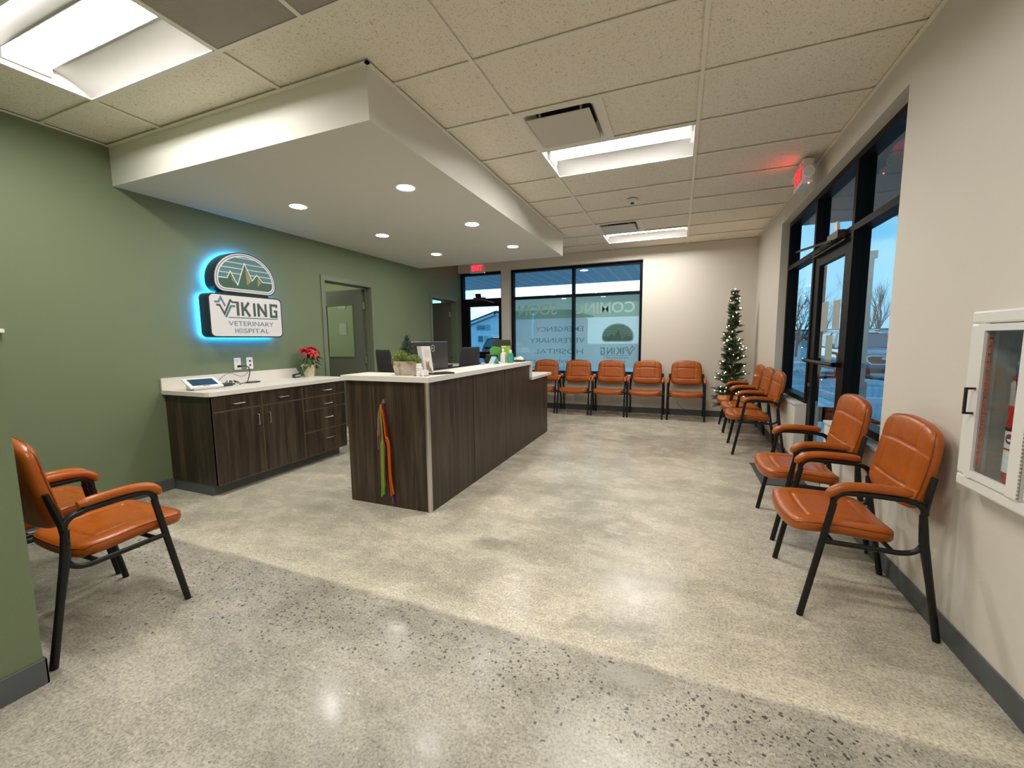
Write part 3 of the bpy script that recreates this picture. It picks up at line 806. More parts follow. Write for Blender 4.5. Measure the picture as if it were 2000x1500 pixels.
# ------------------------------------------------------------------ wall cabinets
def pull(p, ax, out, ln=.10):
    p, ax, out = Vector(p), Vector(ax), Vector(out)
    a, c = p - ax * ln / 2, p + ax * ln / 2
    return MB().tube([a, a + out * .022, a + out * .028 + ax * .006, c + out * .028 - ax * .006, c + out * .022, c], .0048, 8)
def cabinet(y0, label, full=True):
    XC = XL + .625
    r = thing('base_cabinet', (XL + .3, y0 + .755, 0), label, 'cabinet')
    y1 = y0 + 1.51
    b = MB(); b.box(XL + .002, XC - .02, y0, y1, BH - .005, .878); b.build('carcass', M_WOOD, r)
    b = MB(); b.box(XL + .008, XC - .085, y0 + .006, y1 - .05, 0, BH - .004); b.build('toe_kick', M_BASE, r)
    e = .0015
    def front(ya, yb, za, zb, nm, hs):
        f = MB().box(XC - .019, XC, ya, yb, za, zb).build(nm, M_WOOD, r)
        g = MB()
        for q in ((ya, ya + .003, za, zb), (yb - .003, yb, za, zb), (ya, yb, za, za + .003), (ya, yb, zb - .003, zb)): g.box(XC - .019, XC + .0006, *q)
        g.build('edge_band', M_WOODEDGE, f)
        pull(*hs).build('handle', M_STEEL, f, smooth=40)
    X = XC
    a, c, d, f = y0 + .004, y0 + .456, y0 + .915, y1 - .004
    front(a, c - .002, .740, .868, 'drawer', ((X, (a + c) / 2, .795), (0, 1, 0), (1, 0, 0)))
    front(c + .002, d - .002, .740, .868, 'drawer', ((X, (c + d) / 2, .795), (0, 1, 0), (1, 0, 0)))
    front(a, c - .002, BH - .004, .736, 'door', ((X, c - .055, .615), (0, 0, 1), (1, 0, 0)))
    front(c + .002, d - .002, BH - .004, .736, 'door', ((X, c + .06, .615), (0, 0, 1), (1, 0, 0)))
    for za, zb, zh in ((.740, .868, .798), (.605, .736, .648), (.365, .601, .494), (BH - .004, .361, .260)):
        front(d + .002, f, za, zb, 'drawer', ((X, (d + f) / 2 + .03, zh), (0, 1, 0), (1, 0, 0)))
    return r
cabinet(2.256, 'dark walnut base cabinet with drawers below the green wall sign')
def worktop(y0, y1, label, chamfer):
    b = MB(); x1 = XL + .645
    pts = [(XL + .001, y0, .879), (x1 - .05, y0, .879), (x1 - .012, y0 + .014, .879), (x1, y0 + .05, .879), (x1, y1, .879), (XL + .001, y1, .879)]
    b.prism(pts, (0, 0, .036))
    r = b.build('worktop', M_COUNTER)
    tag(r, label, 'worktop')
    MB().prism([(XL + .001, y0, .915), (XL + .001, y1 - .10 if chamfer else y1, .915), (XL + .001, y1 - .17 if chamfer else y1, 1.022), (XL + .001, y0, 1.022)], (.019, 0, 0)).build('backsplash', M_COUNTER, r)
    return r
worktop(2.228, 3.80, 'white worktop with upstand along the green wall, carrying the poinsettia', True)
cabinet(5.03 + .07, 'dark walnut base cabinet behind the desk between the two green doorways')
worktop(5.095, 6.615, 'white worktop between the two green doorways behind the desk', False)

# ------------------------------------------------------------------ ceiling fixtures
def troffer(x0, y0, label):
    x1, y1 = x0 + TX, y0 + TY; e = .012; xm, ym = (x0 + x1) / 2, (y0 + y1) / 2
    r = thing('ceiling_light', (xm, ym, H), label, 'ceiling light', 'recessed ceiling light panels')
    xa, xb, ya, yb = x0 + e, x1 - e, y0 + e, y1 - e
    b = MB()
    for q in ((xa, xb, ya, ya + .008), (xa, xb, yb - .008, yb), (xa, xa + .008, ya, yb), (xb - .008, xb, ya, yb)): b.box(*q, H - .004, H + .003)
    b.build('rim', M_FIX, r)
    b = MB(); hw_ = .098; dp = .075
    def wing(s):
        def f(a, c):
            t = c; y = ym + s * (hw_ + (TY / 2 - e - .006 - hw_) * t)
            return (xa + .006 + (xb - xa - .012) * a, y, H + dp * (1 - t ** 2.2) + .001)
        return f
    b.grid(wing(1), 2, 12); b.grid(wing(-1), 2, 12, True)
    for x in (xa + .004, xb - .004):
        b.poly([(x, ya, H), (x, yb, H), (x, yb, H + dp + .037), (x, ya, H + dp + .037)])
    b.box(xa, xb, ya, yb, H + dp + .035, H + dp + .05); b.box(xa, xb, ym - hw_ - .006, ym - hw_ - .001, H + dp - .002, H + dp + .036); b.box(xa, xb, ym + hw_ + .001, ym + hw_ + .006, H + dp - .002, H + dp + .036)
    b.build('reflector', M('troffer reflector', (.42, .41, .39), .5), r, smooth=50, recalc=False)
    b = MB()
    def lens(a, c):
        t = 2 * c - 1
        return (xa + .03 + (xb - xa - .06) * a, ym + hw_ * t, H + dp - .016 * (1 - t * t) ** .5 + .002)
    b.grid(lens, 1, 14, True)
    b.build('diffuser', M_TUBE, r, smooth=True, recalc=False)
    for x in (xa + .018, xb - .018): MB().box(x - .012, x + .012, ym - hw_ - .004, ym + hw_ + .004, H + .030, H + dp + .01).build('end_cap', M_FIX, r)
    return r
for (x, y), lab in zip(PANELS, ['recessed light panel directly beyond the square air diffuser nearest the camera', 'recessed light panel nearest the far wall above the row of chairs', 'recessed light panel by the perforated grilles near the green wall',
                                'recessed light panel overhead behind the first square diffuser', 'recessed light panel at the rear of the waiting room']): troffer(x, y, lab)
def vent(x0, y0, label):
    x1, y1 = x0 + TX / 2, y0 + TY; e = .012
    r = thing('air_diffuser', ((x0 + x1) / 2, (y0 + y1) / 2, H), label, 'air vent', 'square ceiling air diffusers')
    xm, ym = (x0 + x1) / 2, (y0 + y1) / 2; hx, hy = TX / 4 - e, TY / 2 - e
    b = MB()
    prof = [(1.0, -.003), (.90, -.004), (.84, .004), (.80, .03), (.76, .075), (.70, .09)]
    rings = []
    for k, z in prof:
        ring = []
        for cx, cy, a0 in ((1, 1, 0), (-1, 1, PI / 2), (-1, -1, PI), (1, -1, 3 * PI / 2)):
            rr = .035 if k < .95 else .001
            for i in range(5):
                a = a0 + PI / 2 * i / 4
                ring.append(b.b.verts.new((xm + cx * (hx * k - rr) + rr * math.cos(a), ym + cy * (hy * k - rr) + rr * math.sin(a), H + z)))
        rings.append(ring)
    for i in range(len(rings) - 1):
        for k in range(20): b.b.faces.new((rings[i][k], rings[i][(k + 1) % 20], rings[i + 1][(k + 1) % 20], rings[i + 1][k]))
    b.build('cone', M_TBAR, r, smooth=40)
    MB().box(xm - hx * .7, xm + hx * .7, ym - hy * .7, ym + hy * .7, H + .09, H + .10).build('neck', M('dark duct', (.02, .02, .02), .9), r)
    MB().box(xm - .225, xm + .225, ym - .225, ym + .225, H - .022, H - .012, .003, 1).build('plaque', M('plaque enamel', (.62, .58, .50), .4), r)
    b = MB()
    for sx in (-1, 1):
        for sy in (-1, 1): b.box(xm + sx * .15 - .008, xm + sx * .15 + .008, ym + sy * .15 - .003, ym + sy * .15 + .003, H - .013, H + .09)
    b.build('hanger', M_TBAR, r)
def grille(x0, y0, label, neck):
    x1, y1 = x0 + TX / 2, y0 + TY; e = .012; xm, ym = (x0 + x1) / 2, (y0 + y1) / 2
    r = thing('return_grille', (xm, ym, H), label, 'air vent', 'perforated return grilles')
    MB().box(x0 + e, x1 - e, y0 + e, y1 - e, H + .001, H + .003).build('perforated_face', M_PERF, r)
    b = MB(); z1 = H + .12
    b.box(x0 + e, x1 - e, y0 + e, y1 - e, z1, z1 + .01)
    for q in ((x0 + e, x0 + e + .004, y0 + e, y1 - e), (x1 - e - .004, x1 - e, y0 + e, y1 - e), (x0 + e, x1 - e, y0 + e, y0 + e + .004), (x0 + e, x1 - e, y1 - e - .004, y1 - e)): b.box(*q, H + .003, z1)
    b.build('plenum', M('plenum grey', (.20, .18, .16), .7), r)
    if neck:
        MB().lathe([(.16, 0), (.16, .004)], (xm - .0, ym - .02, z1 - .006), 32).build('duct_neck', M('duct neck black', (.03, .03, .028), .8), r)
vent(GX, J0 + TY, 'square air diffuser nearest the camera beside the light panel'); vent(GX, J0 + 6 * TY, 'square air diffuser near the far wall beside the farther light panel')
grille(GX - TX, J0 - 2 * TY, 'perforated ceiling return grille with a round duct neck, beside the light panel', True)
grille(GX - TX / 2, J0 - 2 * TY, 'perforated ceiling return grille beside the one with the duct neck', False)
k = 0
DL = ['first from the camera', 'second from the camera', 'third from the camera']
for i, x in enumerate((-3.347, -2.138)):
    for j, y in enumerate((2.994, 4.183, 5.384)):
        r = thing('downlight', (x, y, SZ), 'round soffit downlight, %s in the row %s' % (DL[j], 'along the green wall' if i == 0 else 'over the desk front'), 'downlight', 'round soffit downlights')
        MB().lathe([(.088, -.004), (.088, 0.0), (.074, 0.0), (.074, -.004)], (x, y, SZ), 32).build('trim_ring', M_FIX, r)
        MB().lathe([(.073, -.0035), (.070, -.0045)], (x, y, SZ), 32).build('lens', M_DOWN, r)
r = thing('smoke_detector', (-.54, 5.05, H), 'round white smoke detector on the ceiling between the two light panels', 'smoke detector')
MB().lathe([(.062, 0), (.062, -.012), (.055, -.028), (.02, -.034)], (-.54, 5.05, H), 24).build('housing', M_WHITE, r, smooth=40)
MB().lathe([(.022, -.032), (.02, -.046), (.008, -.05)], (-.54, 5.05, H), 16).build('sensor', M_GREYPL, r, smooth=40)

# ------------------------------------------------------------------ the hospital emblem, drawn on any plane
T_TEAL, T_GREEN, T_OLIVE, T_SLATE, T_DK = (.075, .185, .205), (.040, .095, .062), (.27, .235, .085), (.13, .19, .26), (.05, .085, .075)
LG = dict(
 A=[(2.648, 1.723), (2.686, 1.724), (2.710, 1.768), (2.748, 1.686)],
 B=[(2.664, 1.695), (2.696, 1.694), (2.737, 1.612), (2.802, 1.748), (2.821, 1.730), (2.884, 1.730)],
 C=[(2.748, 1.580), (2.804, 1.690), (2.848, 1.692)],
 I1=[(2.872, 1.736), (2.872, 1.600)], Kv=[(2.920, 1.736), (2.920, 1.600)], Ka=[(2.990, 1.738), (2.930, 1.657)], Kb=[(2.945, 1.675), (2.995, 1.598)],
 I2=[(3.047, 1.736), (3.047, 1.600)], N1=[(3.092, 1.600), (3.092, 1.736)], N2=[(3.090, 1.732), (3.176, 1.604)], N3=[(3.174, 1.600), (3.174, 1.736)],
 G=[(3.302, 1.705), (3.302, 1.728), (3.234, 1.728), (3.234, 1.608), (3.298, 1.608), (3.298, 1.664), (3.268, 1.664)],
 U=[(2.772, 1.580), (3.308, 1.580)],
 M=[(2.700, 1.960), (2.787, 1.963), (2.822, 2.030), (2.888, 1.904), (2.972, 2.126), (3.043, 1.961), (3.098, 2.027), (3.158, 1.961), (3.272, 1.962)])
OL = [[(2.825, 1.999), (2.872, 1.910), (2.833, 1.947)], [(2.977, 2.085), (3.032, 1.955), (2.988, 1.912)], [(3.104, 2.002), (3.143, 1.952), (3.102, 1.911)]]
def dome(inset):
    """outline of the badge: flat base, rounded corners, arched top"""
    cx, zb, zm, zt, hw = 2.985, 1.825 + inset, 1.945, 2.230 - inset, .325 - inset
    r = max(.02, .095 - inset * .75); out = []
    out += [(cx - hw + r + math.cos(a) * r, zb + r + math.sin(a) * r) for a in [PI + PI / 2 * i / 6 for i in range(7)]]
    out += [(cx + hw - r + math.cos(a) * r, zb + r + math.sin(a) * r) for a in [3 * PI / 2 + PI / 2 * i / 6 for i in range(7)]]
    out += [(cx + hw * math.cos(a), zm + (zt - zm) * math.sin(a)) for a in [PI * i / 28 for i in range(29)]]
    return out
def stroke(mb, pts, w, mp, lay, butt=True):
    pts = [Vector((p[0], p[1], 0)) for p in pts]; n = len(pts); L, Rr = [], []
    for i in range(n):
        d0 = (pts[i] - pts[i - 1]).normalized() if i else None
        d1 = (pts[i + 1] - pts[i]).normalized() if i < n - 1 else None
        if d0 is None: d0 = d1
        if d1 is None: d1 = d0
        n0 = Vector((-d0.y, d0.x, 0)); n1 = Vector((-d1.y, d1.x, 0)); m = (n0 + n1)
        m = m.normalized() if m.length > 1e-6 else n0
        k = w / 2 / max(.35, m.dot(n0))
        L.append(pts[i] + m * k); Rr.append(pts[i] - m * k)
    for i in range(n - 1): mb.poly([mp(q.x, q.y, lay) for q in (L[i], L[i + 1], Rr[i + 1], Rr[i])])
def emblem(parent, mp, mats, white_m, only_mark=False, subtitle=True):
    """mp(u, v, layer) -> point; mats = teal, green, olive, slate, dark"""
    teal, green, olive, slate, dark = mats
    b = MB(); b.poly([mp(x, z, 1) for x, z in dome(.022)]); b.build('badge_outline', slate, parent)
    b = MB(); b.poly([mp(x, z, 2) for x, z in dome(.030)]); b.build('badge_rim', white_m, parent)
    inn = dome(.042)
    b = MB(); b.poly([mp(x, z, 3) for x, z in inn]); b.build('badge_sky', teal, parent)
    b = MB(); low = [q for q in inn if q[1] < 1.9605]
    lo = sorted([q for q in low if q[0] < 2.985], key=lambda q: -q[1]); hi = sorted([q for q in low if q[0] >= 2.985], key=lambda q: q[1])
    mm = [(max(lo[0][0], p[0]), p[1]) for p in LG['M']]; mm[0] = (lo[0][0], 1.960); mm[-1] = (hi[-1][0], 1.962)
    b.poly([mp(x, z, 4) for x, z in lo + hi + mm[::-1]]); b.build('badge_mountains', green, parent)
    for tri in OL: MB().poly([mp(x, z, 5) for x, z in tri]).build('badge_highlight', olive, parent)
    b = MB(); stroke(b, mm, .0085, mp, 5)
    for z in (2.174, 2.118, 2.066, 2.014):
        hwz = .283 * math.sqrt(max(0, 1 - ((z - 1.945) / .243) ** 2))
        # split around the ridge line
        xs_ = [2.985 - hwz, 2.985 + hwz]
        cuts = []
        for (xa, za), (xb, zb) in zip(mm[:-1], mm[1:]):
            if (za - z) * (zb - z) < 0: cuts.append(xa + (xb - xa) * (z - za) / (zb - za))
        pts = [xs_[0]] + sorted(c for c in cuts if xs_[0] < c < xs_[1]) + [xs_[1]]
        for k in range(0, len(pts) - 1, 2): stroke(b, [(pts[k], z), (pts[k + 1], z)], .006, mp, 5)
    b.build('badge_lines', white_m, parent)
    b = MB(); stroke(b, LG['A'], .019, mp, 1); b.build('mark_stroke', slate, parent)
    b = MB(); stroke(b, LG['C'], .020, mp, 1); stroke(b, LG['U'], .009, mp, 1); b.build('mark_underline', teal, parent)
    b = MB()
    for kx in ('B', 'I1', 'Kv', 'Ka', 'Kb', 'I2', 'N1', 'N2', 'N3', 'G'):
        stroke(b, LG[kx], .018 if kx == 'B' else .026, mp, {'I1': 3, 'Ka': 2.5, 'Kb': 2.8, 'N2': 2.5}.get(kx, 2))
    b.build('lettering', dark, parent)

# ------------------------------------------------------------------ backlit wall sign
sg = thing('wall_sign', (XL, 2.985, 1.8), 'backlit Viking Veterinary Hospital sign glowing blue on the green wall', 'sign')
M_CAN = M('sign can black', (.010, .014, .016), .3)
XS0, XS1 = XL + .035, XL + .165
def rrect(y0, y1, z0, z1, r, n=6):
    out = []
    for cy, cz, a0 in ((y1 - r, z1 - r, 0), (y0 + r, z1 - r, PI / 2), (y0 + r, z0 + r, PI), (y1 - r, z0 + r, 3 * PI / 2)):
        out += [(cy + math.cos(a0 + PI / 2 * i / n) * r, cz + math.sin(a0 + PI / 2 * i / n) * r) for i in range(n + 1)]
    return out
PL = rrect(2.592, 3.368, 1.384, 1.806, .05)
case = MB().prism([(XS0, y, z) for y, z in dome(0)], (XS1 - XS0, 0, 0)).prism([(XS0, y, z) for y, z in PL], (XS1 - XS0, 0, 0)).box(XS0, XS1 - .004, 2.75, 3.22, 1.79, 1.84).build('sign_case', M_CAN, sg)
M_FACE = M('sign face white', (.66, .65, .66), .35)
MB().prism([(XS1, y, z) for y, z in dome(.010)], (.002, 0, 0)).build('badge_face', M_FACE, sg)
MB().prism([(XS1, y, z) for y, z in rrect(2.604, 3.356, 1.396, 1.794, .042)], (.002, 0, 0)).build('sign_face', M_FACE, sg)
mats = [M('vinyl ' + n_, c, .4) for n_, c in (('teal', T_TEAL), ('green', T_GREEN), ('olive', T_OLIVE), ('slate', T_SLATE), ('dark green', T_DK))]
emblem(sg, lambda u, v, k: (XS1 + .002 + .0008 * k, u, v), mats, M('vinyl white', (.72, .74, .76), .4))
b = MB(); xo = XS1 + .0032
add_text(b, 'VETERINARY', (xo, 2.768, 1.499), (0, 1, 0), (0, 0, 1), .488, .046, .006)
add_text(b, 'H', (xo, 2.826, 1.427), (0, 1, 0), (0, 0, 1), .036, .047, .006)
add_text(b, 'SPITAL', (xo, 2.918, 1.427), (0, 1, 0), (0, 0, 1), .282, .047, .006)
ring = [(2.889 + math.cos(2 * PI * i / 20) * .0225, 1.4505 + math.sin(2 * PI * i / 20) * .0225) for i in range(21)]
stroke(b, ring, .005, lambda u, v, k: (xo, u, v), 0)
for dx, dz, r in ((-.010, .004, .0036), (-.0035, .011, .0036), (.0045, .011, .0036), (.011, .004, .0036), (0, -.006, .0075)):
    b.poly([(xo, 2.889 + dx + math.cos(2 * PI * i / 10) * r, 1.4505 + dz + math.sin(2 * PI * i / 10) * r * .85) for i in range(10)])
b.build('subtitle_lettering', mats[3], sg)
M_HALO = emis('blue halo light', (.025, .30, 1.0), 26)
b = MB(); b.poly([(XS0 - .001, y, z) for y, z in dome(.008)], True); b.poly([(XS0 - .001, y, z) for y, z in rrect(2.600, 3.360, 1.392, 1.798, .045)], True)
ob = b.build('led_backlight', M_HALO, sg, recalc=False)
b = MB()
for y in (2.70, 3.25):
    for z in (1.45, 1.74): b.tube([(XL, y, z), (XS0, y, z)], .006, 8)
b.build('standoff', M_STEEL, sg)

# outlets and the cords
def plate(y, z, nm, lab, cat):
    r = thing(nm, (XL, y, z), lab, cat)
    MB().box(XL, XL + .006, y - .036, y + .036, z - .062, z + .062, .003, 2).build('cover_plate', M_WHITE, r); return r
r = plate(2.937, 1.112, 'power_outlet', 'white duplex outlet with a black plug, below the wall sign', 'outlet')
MB().box(XL + .005, XL + .009, 2.920, 2.954, 1.128, 1.155, .002, 1).build('socket', M('socket face', (.72, .71, .68), .4), r); MB().box(XL + .005, XL + .009, 2.920, 2.954, 1.072, 1.099, .002, 1).build('socket', MATS['socket face'], r)
r = plate(3.070, 1.112, 'data_outlet', 'white data outlet with two ports, beside the duplex outlet', 'outlet')
for z in (1.135, 1.092): MB().box(XL + .005, XL + .010, 3.062, 3.080, z - .009, z + .009).build('port', M_DARKPL, r)
ZT = .915
b = MB(); b.tube([(XL + .01, 2.940, 1.086), (XL + .045, 2.944, 1.088)], [.013, .010], 10)
b.tube(smoothpath([(XL + .04, 2.944, 1.088), (XL + .075, 2.985, 1.085), (XL + .085, 3.005, 1.04), (XL + .085, 2.99, .97), (XL + .10, 2.96, .925), (XL + .16, 2.90, .921), (XL + .21, 2.97, .921), (XL + .17, 3.05, .921), (XL + .12, 3.01, .924), (XL + .15, 2.88, .921), (XL + .24, 2.78, .92)], 8), .0045, 8)
single(b.build('black_power_cable', M_BLACK, smooth=40), 'black power cable looping from the outlet onto the white worktop', 'cable')
b = MB(); b.box(XL + .215, XL + .265, 2.60, 2.70, ZT + .001, ZT + .034, .008, 2); b.tube([(XL + .24, 2.70, ZT + .017), (XL + .24, 2.73, ZT + .017)], .008, 8)
single(b.build('power_adapter', M_GREYPL), 'black power adapter lying on the worktop between tablet terminal and outlets', 'adapter')
b = MB(); b.tube(smoothpath([(XL + .012, 3.070, 1.09), (XL + .04, 3.03, 1.06), (XL + .05, 2.99, 1.0), (XL + .09, 2.90, .985), (XL + .14, 2.76, 1.03), (XL + .17, 2.66, 1.0), (XL + .18, 2.60, .95), (XL + .20, 2.58, .921), (XL + .22, 2.62, .92)], 8), .0025, 6)
single(b.build('network_cable', M('blue grey cable', (.10, .13, .22), .5), smooth=40), 'thin blue grey cable arching from the data outlet over the worktop', 'cable')
b = MB(); b.tube(smoothpath([(XL + .25, 2.42, .925), (XL + .22, 2.50, .93), (XL + .14, 2.55, .96), (XL + .20, 2.66, .921), (XL + .16, 2.74, .97), (XL + .19, 2.78, .921), (XL + .13, 2.83, .960), (XL + .16, 2.88, .921)], 8), .0035, 6)
single(b.build('charging_cable', M_WHITE, smooth=40), 'white cable looping from the tablet terminal on the worktop', 'cable')
b = MB()
for i in range(5): b.tube(smoothpath([(XL + .16 + .004 * i, 2.70 + .012 * i, .921), (XL + .15, 2.71 + .012 * i, .955), (XL + .17, 2.76 + .012 * i, .945), (XL + .18, 2.78 + .012 * i, .921)], 6), .003, 6)
single(b.build('cable_coil', M_BLACK, smooth=40), 'small black coil of thin cable on the worktop under the outlets', 'cable')

# tablet terminal
t = thing('tablet_terminal', (XL + .29, 2.41, ZT), 'white tablet terminal with a dark tilted screen on the worktop', 'tablet')
c = Vector((XL + .27, 2.415, ZT)); yaw = math.radians(12)
fx = Vector((math.cos(yaw), -math.sin(yaw), 0)); fy = Vector((math.sin(yaw), math.cos(yaw), 0)); fz = Vector((0, 0, 1))
b = MB(); prof = [(-.085, 0), (.085, 0), (.100, .018), (-.080, .078), (-.095, .07)]
b.prism([c + fx * a - fy * .095 + fz * z for a, z in prof], fy * .19); b.build('stand', M_WHITE, t)
tn = (fx * .32 + fz * .95).normalized(); ta = fy.cross(tn).normalized()
cc = c + fz * .058 + fx * .008
MB().obox(cc, fy, ta, tn, .128, .105, .007).build('bezel', M('tablet white', (.82, .82, .81), .25), t)
MB().obox(cc + tn * .0075, fy, ta, tn, .098, .072, .001).build('screen', M('tablet screen', (.02, .05, .09), .12), t)
MB().obox(cc + tn * .0075 + ta * (-.088 if ta.z > 0 else .088), fy, ta, tn, .028, .004, .001).build('logo_bar', M_DARKPL, t)
# staple remover / hole punch
b = MB(); b.box(XL + .02 + .07, XL + .125, 3.51, 3.60, ZT, ZT + .010, .003, 1); b.obox((XL + .108, 3.555, ZT + .040), (0, 1, .12), (1, 0, 0), (0, -.12, 1), .045, .016, .007); b.box(XL + .095, XL + .122, 3.508, 3.528, ZT + .008, ZT + .038, .003, 1)
single(b.build('stapler', M_DARKPL), 'small black stapler standing open on the worktop beside the poinsettia', 'stapler')

# poinsettia
p0 = Vector((XL + .15, 3.705, ZT))
po = thing('poinsettia', p0, 'red poinsettia in a crumpled cream wrapped pot on the worktop', 'plant')
rnd = random.Random(3)
b = MB()
prof = [(.050, 0), (.056, .03), (.062, .07), (.072, .11), (.082, .135), (.092, .150), (.086, .150), (.070, .125), (.055, .11)]
rings = []
for r_, z in prof:
    rings.append([b.b.verts.new(p0 + Vector((math.cos(2 * PI * k / 40) * (r_ + (.004 + .05 * max(0, z - .09) * 1.5) * math.sin(k * 2.7) * (z > .01)), math.sin(2 * PI * k / 40) * (r_ + (.004 + .05 * max(0, z - .09)) * math.cos(k * 3.1) * (z > .01)), z + (.014 * math.sin(k * 1.9) if z > .12 else 0)))) for k in range(40)])
for i in range(len(rings) - 1):
    for k in range(40): b.b.faces.new((rings[i][k], rings[i][(k + 1) % 40], rings[i + 1][(k + 1) % 40], rings[i + 1][k]))
b.b.faces.new(rings[0][::-1]); b.b.faces.new(rings[-1])
b.build('pot_wrap', M('cream florist paper', (.62, .53, .36), .6, var=.15, vscale=30), po)
def leafmesh(b, base, d, up, ln, w, curl=.25, n=5):
    d = d.normalized(); side = d.cross(up).normalized(); nn = side.cross(d).normalized()
    L_, R_, C_ = [], [], []
    for i in range(n + 1):
        t = i / n; ww = w * math.sin(PI * min(1, t ** .8 * .98 + .01)) * (1.15 if .3 < t < .7 else 1)
        q = base + d * ln * t - nn * curl * ln * t * t
        C_.append(b.b.verts.new(q)); L_.append(b.b.verts.new(q + side * ww / 2 + nn * ww * .18)); R_.append(b.b.verts.new(q - side * ww / 2 + nn * ww * .18))
    for i in range(n):
        b.b.faces.new((L_[i], L_[i + 1], C_[i + 1], C_[i])); b.b.faces.new((C_[i], C_[i + 1], R_[i + 1], R_[i]))
bs = MB(); br = MB(); bg = MB(); bc = MB()
heads = [(Vector((.02, -.055, .315)), .105, (.25, -.2, 1)), (Vector((.02, .035, .330)), .10, (.3, .1, 1)), (Vector((.05, .085, .295)), .065, (.5, .5, .8)), (Vector((.085, -.02, .285)), .085, (.9, -.2, .7))]
for hc, sz, nrm in heads:
    hc = p0 + hc; nrm = Vector(nrm).normalized(); u_ = nrm.orthogonal().normalized(); v_ = nrm.cross(u_)
    bs.tube(smoothpath([p0 + Vector((0, 0, .12)), (p0 + hc) / 2 + Vector((0, 0, .06)), hc], 4), .003, 6)
    for ringi, (cnt, kk, lift) in enumerate(((8, 1.0, -.05), (7, .78, .28), (5, .5, .6))):
        for i in range(cnt):
            a = 2 * PI * (i + .5 * ringi) / cnt + rnd.uniform(-.2, .2)
            leafmesh(br, hc + nrm * .004 * ringi, u_ * math.cos(a) + v_ * math.sin(a) + nrm * lift, nrm, sz * kk * rnd.uniform(.85, 1.12), sz * .42 * kk, .22)
    for i in range(6): bc.sphere(hc + nrm * .014 + u_ * rnd.uniform(-.008, .008) + v_ * rnd.uniform(-.008, .008), .0035, u=6, v=4)
for i in range(22):
    a = rnd.uniform(0, 2 * PI); z = rnd.uniform(.14, .27); out = Vector((math.cos(a), math.sin(a), rnd.uniform(-.75, .1)))
    if out.x < -.5: out.x *= .3
    leafmesh(bg, p0 + Vector((math.cos(a) * .04, math.sin(a) * .04, z)), out, Vector((0, 0, 1)), rnd.uniform(.09, .14), .055, .35)
bs.build('stem', M('green stem', (.08, .12, .03), .6), po); br.build('red_bracts', M('poinsettia red', (.50, .006, .022), .5, var=.3, vscale=40), po, smooth=True, recalc=False)
bg.build('foliage', M('poinsettia green', (.035, .085, .018), .45, var=.35, vscale=30), po, smooth=True, recalc=False); bc.build('flower_centres', M('yellow green buds', (.45, .38, .08), .5), po)
b = MB(); b.lathe([(.065, .10), (.06, .125), (.03, .14)], p0, 16); b.build('soil', M('potting soil', (.03, .022, .015), .9), po)

# ------------------------------------------------------------------ exit signs
M_EXIT = emis('exit sign red', (1.0, .006, .012), 5); M_EXITBG = emis('exit sign lit field', (1.0, .12, .10), .22)
def exit_sign(c, u, out, label, heads, w=.30, h=.20):
    """c centre of the back, u along the face, out away from the wall"""
    c, u, out = Vector(c), Vector(u), Vector(out); z = Vector((0, 0, 1))
    r = thing('exit_sign', c, label, 'exit sign')
    d = heads[0]
    MB().obox(c + out * d / 2, u, out, z, w / 2, d / 2, h / 2).build('housing', M_WHITE, r)
    f = c + out * (d + .001)
    MB().obox(f + z * .01 , u, out, z, w / 2 - .022, .001, h / 2 - .028).build('lit_field', M_EXITBG, r)
    b = MB(); add_text(b, 'EXIT', f + out * .0025 - u * (w / 2 - .042) - z * (h / 2 - .045) , u, z, w - .084, h - .082, .018)
    b.build('exit_lettering', M_EXIT, r)
    if heads[1]:
        for s, q in ((-1, (.045, -.01)), (1, (.045, -.07))):
            cc = c + u * s * (w / 2 + .045) + out * d * .5 + z * q[1] + z * .05
            MB().obox(cc - u * s * .02 - z * .02, u, out, z, .03, .02, .025).build('lamp_bracket', M_WHITE, r)
            b = MB(); axis = (u * s * .9 + out * .5 - z * .2).normalized()
            b.tube([cc - axis * .02, cc + axis * .006, cc + axis * .022], [.03, .042, .044], 20); b.build('emergency_lamp', M_WHITE, r, smooth=40)
            b = MB(); b.tube([cc + axis * .022, cc + axis * .024], [.038, .036], 20); b.build('lamp_lens', M('lamp lens', (.55, .55, .55), .15), r)
    b = MB(); b.sphere(c + u * -1 * (w / 2 + .0) * -1 + out * d * .4 - z * (h / 2 + .002), .006, u=8, v=6); b.build('indicator_lamp', emis('pilot red', (1, .1, .1), 6), r)
    return r
xs_ = exit_sign((XR - .090, 4.60, 2.765), (0, -1, 0), (-1, 0, 0), 'red lit EXIT sign with emergency lamps above the side storefront', (.078, True))
MB().box(XR - .155, XR - .10, 4.52, 4.68, 2.86, H - .004).build('ceiling_mount', M_WHITE, xs_)
exit_sign((-3.81, YF, 2.765), (1, 0, 0), (0, -1, 0), 'red lit EXIT sign above the far exit door', (.06, False), .31, .18)

# ------------------------------------------------------------------ fire extinguisher cabinet
fc = thing('fire_extinguisher_cabinet', (XR, 1.99, .74), 'white recessed fire extinguisher cabinet with a glazed door on the wall', 'cabinet')
M_CAB = M('cabinet enamel', (.74, .73, .69), .3)
xo_ = XR - .062; oy0, oy1, oz0, oz1 = 1.79, 2.188, .738, 1.425
dy0, dy1, dz0, dz1 = 1.842, 2.135, .785, 1.378
b = MB()
